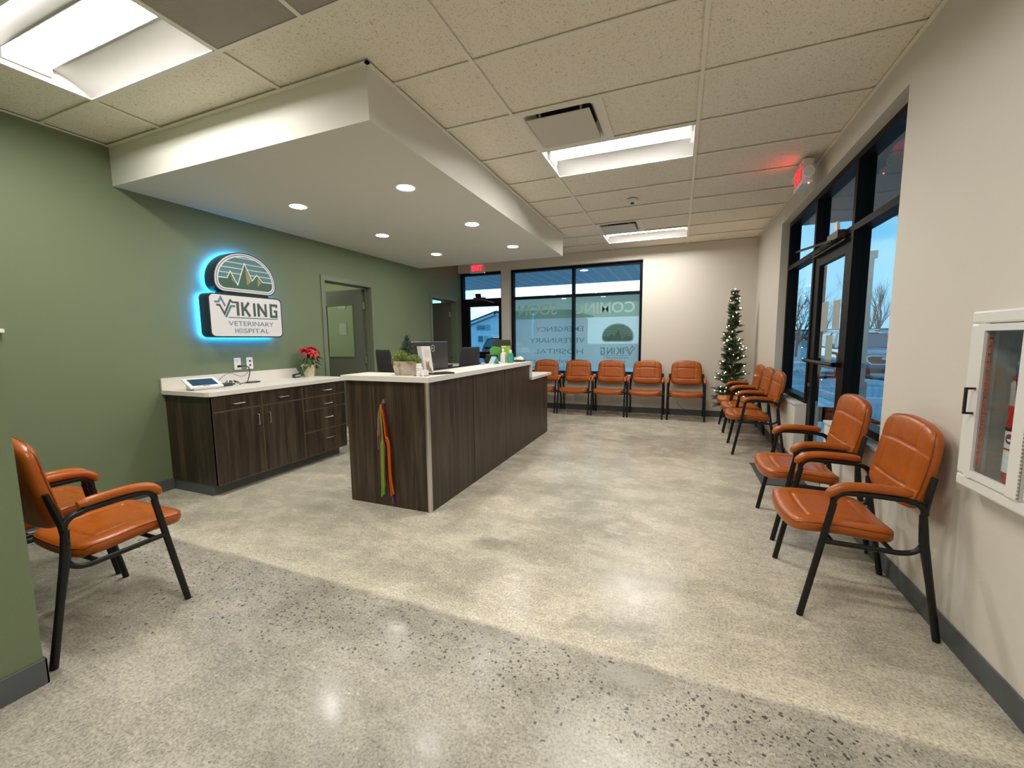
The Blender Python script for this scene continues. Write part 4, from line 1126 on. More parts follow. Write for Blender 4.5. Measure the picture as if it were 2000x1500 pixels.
# rounded outer trim: four mitred bars round the recess
def bar(y0, y1, z0, z1): b.box(xo_, XR + .001, y0, y1, z0, z1, .008, 2)
bar(oy0, dy0, dz0, dz1); bar(dy1, oy1, dz0, dz1); bar(oy0, oy1, oz0, dz0); bar(oy0, oy1, dz1, oz1)
b.build('trim_frame', M_CAB, fc)
b = MB()
b.box(XR + .108, XR + .116, CY0, CY1, CZ0, CZ1); b.box(xo_ + .02, XR + .11, CY0 + .001, CY0 + .004, CZ0 + .001, CZ1 - .001); b.box(xo_ + .02, XR + .11, CY1 - .004, CY1 - .001, CZ0 + .001, CZ1 - .001)
b.box(xo_ + .02, XR + .11, CY0, CY1, CZ0 + .001, CZ0 + .004); b.box(xo_ + .02, XR + .11, CY0, CY1, CZ1 - .004, CZ1 - .001)
b.build('tub', M('tub grey', (.50, .47, .42), .5), fc)
b = MB(); gy0, gy1, gz0, gz1 = 1.905, 2.095, .815, 1.350; xd = xo_ - .006
for q in ((dy0 + .004, gy0, dz0, dz1), (gy1, dy1 - .003, dz0, dz1), (gy0, gy1, dz0 + .003, gz0), (gy0, gy1, gz1, dz1 - .003)): b.box(xd, xd + .014, *q)
dr = b.build('cabinet_door', M_CAB, fc)
MB().box(xd + .008, xd + .010, gy0, gy1, gz0, gz1).build('glass_pane', M_GLASS, dr)
b = MB(); b.box(xd - .030, xd - .022, 2.108, 2.116, 1.032, 1.135); b.box(xd - .024, xd, 2.108, 2.116, 1.032, 1.040); b.box(xd - .024, xd, 2.108, 2.116, 1.127, 1.135); b.build('handle', M_DARKPL, dr)
b = MB()
for i in range(46): b.tube([(xd - .002, dy0 + .002, dz0 + .005 + i * .0128), (xd - .002, dy0 + .002, dz0 + .013 + i * .0128)], .003, 6)
b.build('piano_hinge', M_STEEL, dr)
b = MB(); s_ = 'FIRE EXTINGUISHER'; z = 1.316; xl = xd + .0075
M_RED = M('decal red', (.42, .02, .012), .5)
for ch in s_:
    if ch == ' ': z -= .020; continue
    wd = .010 if ch == 'I' else .019
    add_text(b, ch, (xl, 2.071 - wd / 2 + wd, z - .021), (0, -1, 0), (0, 0, 1), wd, .021, .02); z -= .0285
b.build('red_lettering', M_RED, dr)
b = MB()
for q in ((2.052, 2.0535, .832, 1.330), (2.087, 2.0885, .832, 1.330)): b.box(xl, xl + .0006, *q)
for q in ((2.052, 2.0885, .831, .8325), (2.052, 2.0885, 1.329, 1.3305)): b.box(xl, xl + .0006, *q)
b.build('decal_border', M('decal faint red', (.25, .05, .04), .5), dr)
fe = thing('fire_extinguisher', (XR + .03, 2.010, CZ0 + .004), 'red fire extinguisher standing inside the white wall cabinet', 'fire extinguisher')
ec = (XR + .035, 2.005, CZ0 + .004); M_FE = M('extinguisher red', (.50, .012, .008), .25, coat=.4)
MB().lathe([(.052, 0), (.056, .012), (.056, .30), (.050, .335), (.030, .36), (.02, .37)], ec, 32).build('cylinder', M_FE, fe, smooth=40)
def band(z0, z1, mat, nm, a0=PI * .55, a1=PI * 1.45, rr=.0566):
    b = MB(); n = 16
    for i in range(n):
        p, q = a0 + (a1 - a0) * i / n, a0 + (a1 - a0) * (i + 1) / n
        b.poly([(ec[0] + math.cos(t) * rr, ec[1] + math.sin(t) * rr, ec[2] + zz) for t, zz in ((p, z0), (q, z0), (q, z1), (p, z1))])
    return b.build(nm, mat, fe, smooth=True)
band(.062, .215, M('label white', (.72, .70, .70), .5), 'label'); band(.143, .150, M_RED, 'label_stripe', rr=.057); band(.213, .223, M_DARKPL, 'strap', 0, 2 * PI, .058)
b = MB(); ca = PI * 1.03
for (c_, a0, a1, m) in ((M_RED, 0, PI, 0), (M_DARKPL, PI, 2 * PI, 0)): pass
def disc(mat, r_, a0, a1, nm, off):
    b = MB(); cx = PI * 1.05; n = 14; zc = .185
    pts = [(0, 0)] + [(math.cos(a0 + (a1 - a0) * i / n) * r_, math.sin(a0 + (a1 - a0) * i / n) * r_) for i in range(n + 1)]
    b.poly([(ec[0] + math.cos(cx + p / .057) * (.057 + off), ec[1] + math.sin(cx + p / .057) * (.057 + off), ec[2] + zc + q) for p, q in pts]); b.build(nm, mat, fe)
disc(M_DARKPL, .018, 0, 2 * PI, 'round_badge', .0006); disc(M_RED, .015, 0, PI, 'badge_red', .0012); disc(M_PAPER, .009, -PI, 0, 'badge_white', .0012)
b = MB(); 
for i in range(5): b.box(0, 0, 0, 0, 0, 0) if False else None
MB().lathe([(.054, .30), (.056, .305), (.056, .385), (.050, .395)], ec, 24).build('shroud', M('grey band', (.36, .33, .30), .5), fe, smooth=40)
MB().lathe([(.052, .392), (.056, .398), (.056, .408), (.045, .415), (.02, .42)], ec, 24).build('collar', M_FE, fe, smooth=40)
b = MB(); b.tube([(ec[0], ec[1], ec[2] + .41), (ec[0], ec[1], ec[2] + .45)], .014, 10); b.obox((ec[0], ec[1] - .01, ec[2] + .47), (0, 1, .3), (1, 0, 0), (0, -.3, 1), .05, .010, .006); b.obox((ec[0], ec[1] - .02, ec[2] + .445), (0, 1, 0), (1, 0, 0), (0, 0, 1), .045, .010, .005); b.build('valve_handle', M_DARKPL, fe)
MB().tube(smoothpath([(ec[0] - .01, ec[1] + .01, ec[2] + .44), (ec[0] - .055, ec[1] - .02, ec[2] + .46), (ec[0] - .064, ec[1] - .045, ec[2] + .36), (ec[0] - .060, ec[1] - .055, ec[2] + .18)], 6), .009, 8).build('hose', M_DARKPL, fe, smooth=40)

# ------------------------------------------------------------------ christmas tree
tr = thing('christmas_tree', (.78, 7.30, 0), 'slim lit artificial christmas tree in the corner behind the side wall chairs', 'christmas tree')
rnd = random.Random(11); tc_ = Vector((.78, 7.30, 0)); TH = 2.06
MB().tube([tc_ + Vector((0, 0, .02)), tc_ + Vector((0, 0, 2.0))], [.016, .006], 8).build('trunk', M('brown pole', (.06, .045, .03), .7), tr)
b = MB()
for i in range(3):
    a = 2 * PI * i / 3 + .4; b.tube([tc_ + Vector((0, 0, .22)), tc_ + Vector((math.cos(a) * .16, math.sin(a) * .16, .01))], .008, 6)
b.build('stand', M_BLACK, tr)
b = MB()
def sprig(base, d, ln):
    d = d.normalized(); s1 = d.orthogonal().normalized(); s2 = d.cross(s1)
    n = max(5, int(ln / .0085))
    for i in range(n):
        t = i / n; c = base + d * ln * t; nl = .034 * (1 - .4 * t)
        for j in range(5):
            a = rnd.uniform(0, 2 * PI); o = (s1 * math.cos(a) + s2 * math.sin(a)); tip = c + (o * .85 + d * .62) * nl; w = d.cross(o) * .0034
            v = [b.b.verts.new(q) for q in (c - w, c + w, tip)]; b.b.faces.new(v)
def rad(z): return .30 - .235 * ((z - .30) / 1.76) ** .85 if z > .3 else .26
bulbs = []
z = .30
while z < TH - .04:
    cnt = int(6 + 6 * rad(z) / .3)
    for i in range(cnt):
        a = rnd.uniform(0, 2 * PI); R_ = rad(z) * rnd.uniform(.75, 1.18)
        d = Vector((math.cos(a), math.sin(a), rnd.uniform(.0, .75) if z > .6 else rnd.uniform(-.15, .45))); base = tc_ + Vector((0, 0, z + rnd.uniform(-.05, .02)))
        if base.y + d.y * R_ > 7.66: R_ = (7.66 - base.y) / d.y
        if base.x + d.x * R_ > XR - .03: R_ = (XR - .03 - base.x) / d.x
        if z < 1.05 and base.y + d.y * R_ < 7.085: R_ = (7.085 - base.y) / d.y
        sprig(base + d * R_ * .15, d, R_ * .85)
        for k in (-1, 1):
            side = Vector((-d.y, d.x, 0)) * k * .7 + d * .8
            if z < 1.05 and side.y < -.3 : continue
            sprig(base + d * R_ * .42, side, R_ * .42)
        if rnd.random() < .30: bulbs.append(base + d * R_ * rnd.uniform(.6, .98) + Vector((0, 0, .012)))
    z += .045
for i in range(6): sprig(tc_ + Vector((0, 0, TH - .12)), Vector((rnd.uniform(-.5, .5), rnd.uniform(-.5, .5), 1)), .10)
b.build('foliage', M('artificial fir green', (.030, .058, .014), .55), tr, recalc=False)
M_FAIRY = emis('warm fairy light', (1.0, .86, .55), 14)
front = [q for q in bulbs if (q - tc_).y < .02]; rnd.shuffle(front); front = front[:64] + [tc_ + Vector((0, 0, TH + .02))]
proto = None
for q in front:
    if proto is None:
        mb_ = MB(); mb_.sphere((0, 0, 0), .0052, sz=1.3, u=8, v=6); proto = mb_.build('fairy_light', M_FAIRY, tr, world=False); o = proto
    else: o = proto.copy(); COL.objects.link(o)
    o.parent = tr; o.location = q - tc_
MB().tube(smoothpath([(.70, 7.30, .06), (.58, 7.42, .012), (.50, 7.55, .006), (.35, 7.66, .02), (.20, 7.672, .05), (.05, 7.675, .16), (.0, 7.676, .24)], 6), .0028, 6).build('power_lead', M_DARKPL, tr, smooth=40)

# ------------------------------------------------------------------ unseen panels added to brighten the rooms behind the left doors
for (x, y, lab) in ((-5.9, 4.5, 'unseen light panel added to brighten the office behind the first green doorway'), (-5.9, 6.8, 'unseen light panel added to brighten the room behind the farther green doorway')):
    r = thing('ceiling_light', (x, y, H - .2), lab, 'ceiling light')
    MB().box(x - .6, x + .6, y - .3, y + .3, H - .215, H - .2).build('housing', M_FIX, r)
    MB().box(x - .57, x + .57, y - .27, y + .27, H - .219, H - .215).build('diffuser', emis('office fill glow' if y < 5 else 'far room fill glow', (1, .97, .85), 5.0 if y < 5 else .8), r)

# ------------------------------------------------------------------ things on the reception desk
CT = 1.060
# moss planter with a little conifer
pl = Vector((-2.035, 2.775, CT))
t = thing('moss_planter', pl, 'oval speckled ceramic planter of green moss with a little conifer on the desk corner', 'plant')
def pot():
    m, n, l, b = newmat('reactive glaze ceramic'); tc = n.new('ShaderNodeTexCoord')
    no = n.new('ShaderNodeTexNoise'); no.inputs['Scale'].default_value = 14; no.inputs['Detail'].default_value = 5; l.new(tc.outputs['Object'], no.inputs['Vector'])
    r = ramp(n, [(.3, (.22, .15, .10)), (.5, (.46, .38, .30)), (.7, (.62, .56, .48))]); l.new(no.outputs['Fac'], r.inputs[0]); l.new(r.outputs[0], b.inputs['Base Color']); b.inputs['Roughness'].default_value = .35
    return m
MB().lathe([(.092, 0), (.098, .004), (.118, .095), (.123, .112), (.116, .112), (.108, .09), (.02, .085)], pl, 36, 1.08, .62).build('pot', pot(), t, smooth=40)
rnd = random.Random(5)
b = MB()
def blob(c, rx, ry, rz, k=.12):
    m_ = Matrix.Translation(c) @ Matrix.Diagonal((rx, ry, rz, 1)); g = bmesh.ops.create_icosphere(b.b, subdivisions=4, radius=1, matrix=m_)
    for v in g['verts']:
        d = v.co - c; q = v.co * 60
        v.co = c + d * (1 + k * (math.sin(q.x * 1.3 + q.y) * math.cos(q.y * 1.7 - q.z) + .7 * math.sin(q.z * 2.3 + q.x * 2.1)) * .8 + rnd.uniform(-.05, .05))
blob(pl + Vector((-.035, 0, .125)), .085, .062, .072); blob(pl + Vector((.07, 0, .118)), .062, .055, .045); blob(pl + Vector((-.08, -.01, .11)), .045, .05, .045)
def moss():
    m, n, l, b = newmat('moss'); tc = n.new('ShaderNodeTexCoord')
    no = n.new('ShaderNodeTexNoise'); no.inputs['Scale'].default_value = 45; no.inputs['Detail'].default_value = 6; l.new(tc.outputs['Object'], no.inputs['Vector'])
    r = ramp(n, [(.3, (.018, .03, .003)), (.5, (.065, .11, .008)), (.7, (.15, .215, .022))]); l.new(no.outputs['Fac'], r.inputs[0]); l.new(r.outputs[0], b.inputs['Base Color']); b.inputs['Roughness'].default_value = .9
    bp = n.new('ShaderNodeBump'); bp.inputs['Distance'].default_value = .01; l.new(no.outputs['Fac'], bp.inputs['Height']); l.new(bp.outputs[0], b.inputs['Normal'])
    return m
b.build('moss_mound', moss(), t, smooth=True)
b = MB(); pc = pl + Vector((-.012, .035, .14))
def needle(base, d, ln, nl, w):
    d = d.normalized(); s1 = d.orthogonal().normalized(); s2 = d.cross(s1)
    for i in range(int(ln / .003)):
        c = base + d * i * .003
        a = rnd.uniform(0, 2 * PI); o = s1 * math.cos(a) + s2 * math.sin(a); tip = c + (o * .8 + d * .7) * nl; ww = d.cross(o) * w
        b.b.faces.new([b.b.verts.new(q) for q in (c - ww, c + ww, tip)])
z = 0
while z < .175:
    R_ = .078 * (1 - z / .19) + .004
    for i in range(13):
        a = rnd.uniform(0, 2 * PI); needle(pc + Vector((0, 0, z)), Vector((math.cos(a), math.sin(a), .55)), R_ * rnd.uniform(.7, 1.15), .015, .0017)
    z += .012
needle(pc + Vector((0, 0, .16)), Vector((0, 0, 1)), .055, .010, .0014)
b.build('little_conifer', M('dwarf spruce green', (.025, .06, .022), .6), t, recalc=False)
# brochure stand
c = Vector((-1.888, 2.850, CT))
t = thing('brochure_stand', c, 'tall white card leaning in a clear stand beside the moss planter', 'card')
ax = Vector((.80, .60, 0)).normalized(); nn = Vector((.60, -.80, 0)); upv = (Vector((0, 0, 1)) - nn * .17 + ax * -.10).normalized()
MB().obox(c + upv * .118, ax, nn, upv, .052, .0015, .115).build('card', M_PAPER, t)
MB().obox(c + upv * .118 - ax * .035 - nn * -.0018, ax, nn, upv, .015, .0002, .115).build('grey_margin', M('card grey', (.5, .5, .48), .6), t)
b = MB()
for i in range(6): b.obox(c + upv * (.195 - i * .010) + ax * .018 + nn * .0019, ax, nn, upv, .022 - .004 * (i % 2), .0002, .0014)
b.build('text_lines', M('pale ink', (.42, .42, .48), .6), t)
b = MB(); pc_ = c + ax * .015 + nn * .002
def P2(u, w): return pc_ + ax * u + upv * w
b.poly([P2(*q) for q in ((-.012, .03), (-.016, .07), (-.012, .095), (-.018, .118), (-.006, .102), (.004, .102), (.018, .115), (.012, .095), (.012, .070), (.022, .045), (.026, .02))])
b.build('dog_picture', M('fawn', (.38, .22, .14), .7), t)
# clear holder with little white cubes
t = thing('desk_calendar', (-1.845, 2.72, CT), 'small cluster of white cubes and tags standing at the very corner of the desk', 'desk ornament')
for i, (x, y, z, s_) in enumerate([(-1.895, 2.745, .075, .020), (-1.87, 2.715, .048, .021), (-1.825, 2.715, .022, .024), (-1.865, 2.70, .018, .018)]):
    a = Vector((math.cos(.5 + i * .4), math.sin(.5 + i * .4), .1 * (i % 2))).normalized(); n3 = Vector((-a.y, a.x, 0)).normalized(); u3 = a.cross(n3)
    MB().obox((x, y, CT + z), a, n3, u3, s_, s_ * .8, s_).build('cube', M_WHITE, t)
MB().box(-1.91, -1.80, 2.69, 2.755, CT, CT + .004).build('tray', M_GREYPL, t)
# flat tablet
c = Vector((-1.815, 2.925, CT)); a = Vector((.45, .9, 0)).normalized()
t = thing('tablet_computer', c, 'black tablet lying flat on the desk top beside the brochure card', 'tablet')
MB().obox(c + Vector((0, 0, .0065)), a, (-a.y, a.x, 0), (0, 0, 1), .10, .06, .006).build('body', M_DARKPL, t)
MB().obox(c + Vector((0, 0, .013)), a, (-a.y, a.x, 0), (0, 0, 1), .088, .052, .0006).build('screen', M('dark teal screen', (.03, .045, .045), .1), t)
# monitor seen from behind
t = thing('monitor', (-2.13, 3.23, .74), 'large black computer monitor turned away behind the desk ledge, with a round logo', 'monitor')
MB().box(-2.140, -2.120, 2.935, 3.575, .965, 1.325, .006, 2).box(-2.165, -2.139, 2.94, 3.57, .97, 1.32, .004, 1).build('panel', M_DARKPL, t)
MB().box(-2.168, -2.1655, 2.95, 3.56, .985, 1.31).build('screen', M('screen black', (.01, .012, .016), .15), t)
c = Vector((-2.1185, 3.30, 1.262)); b = MB()
b2 = lambda u, v, k: c + Vector((.0008, u, v))
ring = [(math.cos(2 * PI * i / 28) * .029, math.sin(2 * PI * i / 28) * .029) for i in range(29)]
stroke(b, ring, .006, b2, 0); add_text(b, 'DELL', c + Vector((.0008, -.020, -.008)), (0, 1, 0), (0, 0, 1), .040, .016, .03)
b.build('logo', M('logo grey', (.42, .43, .44), .35), t)
b = MB(); b.box(-2.115, -2.10, 3.22, 3.30, .80, 1.12, .004, 1); b.box(-2.24, -2.08, 3.14, 3.38, .740, .752, .004, 1); b.build('stand', M_GREYPL, t)
t = thing('monitor', (-2.25, 4.93, .74), 'smaller dark monitor tilted back at the far end of the desk, above the green boxes', 'monitor')
c = Vector((-2.14, 4.98, 1.25)); a = Vector((1, .05, 0)).normalized(); u3 = Vector((-.05, -.25, 1)).normalized(); n3 = a.cross(u3)
MB().obox(c, a, n3, u3, .125, .010, .085).build('panel', M('monitor slate', (.06, .06, .055), .4), t)
b = MB(); b.tube([c + Vector((0, .02, -.05)), Vector((-2.14, 5.02, .90)), Vector((-2.14, 5.00, .76))], .015, 8); b.box(-2.24, -2.07, 4.9, 5.1, .858, .870); b.build('stand', M_GREYPL, t)
# tray, pump bottles, jar, tent card, green holders
MC_TEAL = M('tent card teal', (.30, .55, .54), .6)
c = Vector((-1.965, 4.33, CT)); b = MB()
u_ = Vector((.55, .83, 0)).normalized(); w_ = Vector((-.83, .55, 0)).normalized()
for s_ in (-1, 1):
    b.prism([c + u_ * s_ * .045 - w_ * .05, c + u_ * s_ * .045 + w_ * .05, c + w_ * .05 + Vector((0, 0, .085)), c - w_ * .05 + Vector((0, 0, .085))], u_ * .0015)
single(b.build('tent_card', MC_TEAL), 'folded teal tent card standing on the desk before the bottles', 'card')
def bottle(x, y, prof, mat, label, cap, capprof, pump=False, nm='pump_bottle'):
    t = thing(nm, (x, y, CT), label, 'bottle' if nm != 'candle_jar' else 'jar')
    MB().lathe(prof, (x, y, CT), 20).build('bottle_body', mat, t, smooth=40)
    MB().lathe(capprof, (x, y, CT), 16).build('cap', cap, t, smooth=40)
    if pump:
        z = capprof[-1][1]
        MB().tube([(x, y, CT + z), (x, y, CT + z + .028)], .004, 8).obox((x + .012, y - .004, CT + z + .032), (.95, -.3, 0), (.3, .95, 0), (0, 0, 1), .022, .008, .0055).build('pump', cap, t)
    return t
M_CLR = M('clear gel bottle', (.60, .62, .66), .15); M_PEACH = M('peach label', (.62, .24, .14), .35); M_TEALB = M('teal gel', (.03, .30, .22), .15, coat=.5)
bottle(-1.958, 4.60, [(.03, 0), (.033, .01), (.033, .085), (.028, .095)], M_PEACH, 'short peach orange jar with a white lid beside the pump bottle', M_WHITE, [(.026, .095), (.027, .12), (.012, .125)], nm='candle_jar')
bottle(-1.925, 4.50, [(.028, 0), (.030, .01), (.030, .10), (.024, .118), (.012, .125)], M_CLR, 'clear bottle with a tall white pump top on the desk', M_WHITE, [(.013, .122), (.013, .145), (.016, .15), (.010, .165)], True)
bottle(-1.855, 4.56, [(.034, 0), (.037, .01), (.037, .085), (.030, .112), (.014, .122)], M_TEALB, 'teal green gel bottle with a clear cap at the desk end', M_CLR, [(.016, .12), (.018, .15), (.014, .156)])
b = MB(); b.box(-1.925, -1.785, 4.76, 4.90, CT + .001, CT + .014, .004, 1); b.box(-1.925, -1.785, 4.76, 4.90, CT + .012, CT + .020, .003, 1)
r = tag(b.build('black_tray', M_DARKPL), 'shallow black tray at the end of the tall counter', 'tray')
b = MB(); b.lathe([(.034, 0), (.040, .006), (.036, .026), (.018, .042), (.006, .046)], (-1.835, 4.83, CT + .020), 18, 1.2, .9)
single(b.build('white_mouse', M_WHITE, smooth=40), 'rounded white object resting in the black tray at the counter end', 'desk item')
b = MB(); b.box(-1.905, -1.880, 4.80, 4.84, CT + .020, CT + .055, .003, 1)
single(b.build('small_box', M_WHITE), 'little white box in the black tray beside the rounded one', 'box')
M_LIME = M('lime green card', (.28, .45, .03), .5); M_GRN = M('mid green card', (.10, .36, .07), .5)
c = Vector((-1.99, 4.72, CT)); b = MB()
b.prism([c + Vector((-.028, 0, 0)), c + Vector((.040, 0, 0)), c + Vector((.066, 0, .20)), c + Vector((-.054, 0, .20))], (0, .035, 0))
r = single(b.build('card_holder', M_LIME), 'lime green tapered holder standing behind the pump bottle', 'holder')
b = MB(); b.prism([(-2.215, 4.78, .87), (-2.10, 4.78, .87), (-2.10, 4.78, 1.235), (-2.19, 4.78, 1.250), (-2.225, 4.78, 1.225)], (0, .07, 0))
single(b.build('green_folder_box', M_GRN), 'mid green box of folders standing behind the lime green holder', 'box')
b = MB(); b.box(-2.20, -2.075, 4.60, 4.70, .74, 1.155, .006, 1)
single(b.build('printer_box', M('printer black', (.018, .015, .013), .5)), 'black upright device behind the tent card on the work surface', 'device')
b = MB(); b.lathe([(.022, 0), (.026, .012), (.018, .02)], (-1.95, 4.44, CT), 14); single(b.build('tissue_ball', M_WHITE, smooth=40), 'small crumpled white tissue beside the teal tent card', 'tissue')
b = MB(); b.lathe([(.02, 0), (.022, .02), (.02, .022)], (-2.02, 4.16, CT), 14); single(b.build('tape_roll', M('pink tape', (.62, .25, .28), .5), smooth=40), 'small pink tape roll near the inner edge of the tall counter', 'tape')

# office chairs
def office_chair(x, y, rot, label):
    r = thing('office_chair', (x, y, 0), label, 'office chair', 'black office chairs behind the desk')
    M_F = M('black mesh fabric', (.014, .014, .017), .7); loc = dict(world=False)
    b = MB()
    for i in range(5):
        a = 2 * PI * i / 5; b.tube([(0, 0, .10), (math.cos(a) * .30, math.sin(a) * .30, .065)], [.028, .016], 8)
    b.build('star_base', M_DARKPL, r, **loc)
    for i in range(5):
        a = 2 * PI * i / 5; c = Vector((math.cos(a) * .30, math.sin(a) * .30, .028)); MB().tube([c - Vector((0, .022, 0)), c + Vector((0, .022, 0))], .028, 12).build('caster', M_DARKPL, r, **loc)
    MB().tube([(0, 0, .10), (0, 0, .52)], .026, 12).build('gas_lift', M_GREYPL, r, **loc)
    def sf(u, v, s):
        k = rimk(u, v, 4); return (u * .25, v * .24, .56 + (.045 * k if s > 0 else -.03 * k) - .01 * u * 0)
    cushion(None, sf, 16, 16).build('seat', M_F, r, smooth=True, weld=True, **loc)
    def bf(u, v, s):
        k = rimk(u, v, 4); h = (v + 1) / 2; return (u * (.215 - .02 * v), .235 + .05 * h - (.04 * k if s > 0 else -.02 * k) - .05 * (u * u), .82 + h * .42)
    cushion(None, bf, 16, 16).build('backrest', M_F, r, smooth=True, weld=True, **loc)
    MB().tube(smoothpath([(0, .05, .50), (0, .24, .55), (0, .285, .75), (0, .285, 1.0)], 5), .018, 8, flat=(2, .7)).build('back_support', M_DARKPL, r, **loc)
    for s in (-1, 1):
        a = MB().tube(smoothpath([(s * .20, .02, .53), (s * .30, .02, .56), (s * .31, .02, .74), (s * .31, .02, .98)], 4), .016, 8).build('arm_post', M_DARKPL, r, **loc)
        MB().tube(smoothpath([(s * .31, -.16, .975), (s * .31, -.08, .995), (s * .31, .05, .985), (s * .30, .14, .995)], 4), .022, 8, flat=(1.6, .8)).build('arm_pad', M_F, r, **loc)
    r.rotation_euler = (0, 0, rot)
    return r
office_chair(-2.96, 3.98, math.radians(150), 'black office chair behind the moss planter, close to the first green doorway')
office_chair(-2.93, 5.22, math.radians(258), 'black office chair behind the desk in front of the far exit door')

# leashes on a hook at the desk end
hk = Vector((-2.157, DY, .855))
t = thing('adhesive_hook', hk, 'small chrome hook stuck on the walnut end of the desk', 'hook')
MB().obox(hk + Vector((0, -.003, .004)), (1, 0, 0), (0, 1, 0), (0, 0, 1), .012, .003, .018).build('hook_plate', M_STEEL, t)
MB().tube(smoothpath([hk + Vector((0, -.006, .008)), hk + Vector((0, -.022, -.002)), hk + Vector((0, -.026, -.016)), hk + Vector((0, -.034, -.008))], 4), .0025, 8).build('hook_prong', M_STEEL, t, smooth=40)
rnd = random.Random(2)
LE = [('lime green', (.30, .62, .03), .000, -.030, .085, 0), ('pale yellow green', (.38, .48, .14), -.040, -.052, .50, 2), ('orange', (.85, .14, .01), .024, .062, .10, 1), ('black', (.01, .012, .02), .006, .050, .09, 4),
      ('pink', (.70, .10, .32), -.026, -.034, .18, 3), ('purple', (.20, .03, .24), -.030, -.045, .33, 5), ('dark red', (.30, .012, .015), .028, .045, .22, 6), ('tan', (.30, .24, .17), -.008, -.012, .16, 7), ('violet', (.28, .06, .30), .020, .062, .028, 8)]
top = hk + Vector((0, -.026, -.018))
for nm, colr, mx, ex, ez, k in LE:
    y = DY - .010 - .0028 * (8 - k); m = M('leash ' + nm, colr, .6)
    p = [Vector((top.x + rnd.uniform(-.004, .004), DY - .022 - .0025 * (8 - k), top.z + .001 * k)), Vector((top.x + mx * .7, y - .006, top.z - .08)), Vector((top.x + mx * 1.15, y, top.z - .25)), Vector((top.x + mx + (ex - mx) * .4 + .008 * math.sin(k * 2), y, .50 if ez < .4 else .62)), Vector((top.x + mx * .5 + ex * .6 , y, (ez + .45) / 2)), Vector((top.x + ex, y, ez))]
    pts = smoothpath(p, 8); b = MB(); b.tube(pts, .0105, 8, flat=(1.0, .16))
    if nm in ('lime green', 'orange'):
        b.tube(smoothpath([p[2], p[3] + Vector((.012, -.002, .03)), p[4] + Vector((.014, -.002, 0)), p[5] + Vector((.022, -.002, .02))], 8), .0095, 8, flat=(1.0, .16))
    o = b.build('leash', m, smooth=40); tag(o, '%s slip leash hanging from the hook on the desk end' % nm, 'leash', 'leashes hanging on the desk end')

# thin white bracket on the green wall at the picture's edge
single(MB().box(XL, XL + .05, 1.02, 1.335, 1.412, 1.440, .004, 1).build('wall_shelf', M_WHITE), 'thin white ledge fixed on the green wall above the chairs at the stub wall', 'shelf')

# ------------------------------------------------------------------ outdoors
def asph():
    m, n, l, b = newmat('asphalt'); g = n.new('ShaderNodeNewGeometry')
    no = n.new('ShaderNodeTexNoise'); no.inputs['Scale'].default_value = 1.2; no.inputs['Detail'].default_value = 8; l.new(g.outputs['Position'], no.inputs['Vector'])
    r = ramp(n, [(.3, (.30, .30, .33)), (.7, (.42, .42, .46))]); l.new(no.outputs['Fac'], r.inputs[0]); l.new(r.outputs[0], b.inputs['Base Color']); b.inputs['Roughness'].default_value = .55
    return m
st(MB().box(-60, 90, YF + .21, 130, -.3, -.15).box(XR + .2, 90, -20, YF + .21, -.3, -.15).build('pavement', asph()))
M_CONC = M('pale concrete', (.68, .68, .68), .8, var=.12, vscale=3)
st(MB().box(XR + .2, 3.0, -4, 11.2, -.16, -.02).box(-9, 3.0, YF + .21, 9.6, -.16, -.02).build('sidewalk', M_CONC))
M_LINE = M('road paint white', (.9, .9, .9), .7)
b = MB()
for i in range(9): b.box(3.0, 7.8, 12.4 + i * 2.4, 12.5 + i * 2.4, -.149, -.146)
for i in range(5): b.box(8.6 + i * .0, 8.7, 12 + i * 5, 16 + i * 5, -.149, -.146)
for i in range(4): b.obox((4.6 + i * 1.3, 20 + i * 1.8, -.1475), (.8, .6, 0), (-.6, .8, 0), (0, 0, 1), 2.6, .05, .0015)
st(b.build('road_markings', M_LINE))
b = MB(); b.box(2.6, 26, 25.2, 27.0, -.15, .0); b.box(10, 26, 27, 42, -.15, -.02)
st(b.build('kerb', M_CONC))
def stop(x, y, ang, label):
    a = Vector((math.cos(ang), math.sin(ang), 0)); n3 = Vector((-a.y, a.x, 0)); c = Vector((x, y, -.15)); b = MB()
    b.prism([c - a * .9 - n3 * .09, c - a * .9 + n3 * .09, c - a * .9 + n3 * .055 + Vector((0, 0, .14)), c - a * .9 - n3 * .055 + Vector((0, 0, .14))], a * 1.8)
    single(b.build('wheel_stop', M_CONC), label, 'wheel stop', 'concrete wheel stops in the parking lot')
stop(3.45, 11.9, PI / 2 + .1, 'concrete wheel stop right outside, seen through the side exit door glass'); stop(5.6, 16.1, -1.2, 'concrete wheel stop in front of the blue car'); stop(4.3, 19.8, 1.2, 'concrete wheel stop far out, seen low through the side pane beyond the door')
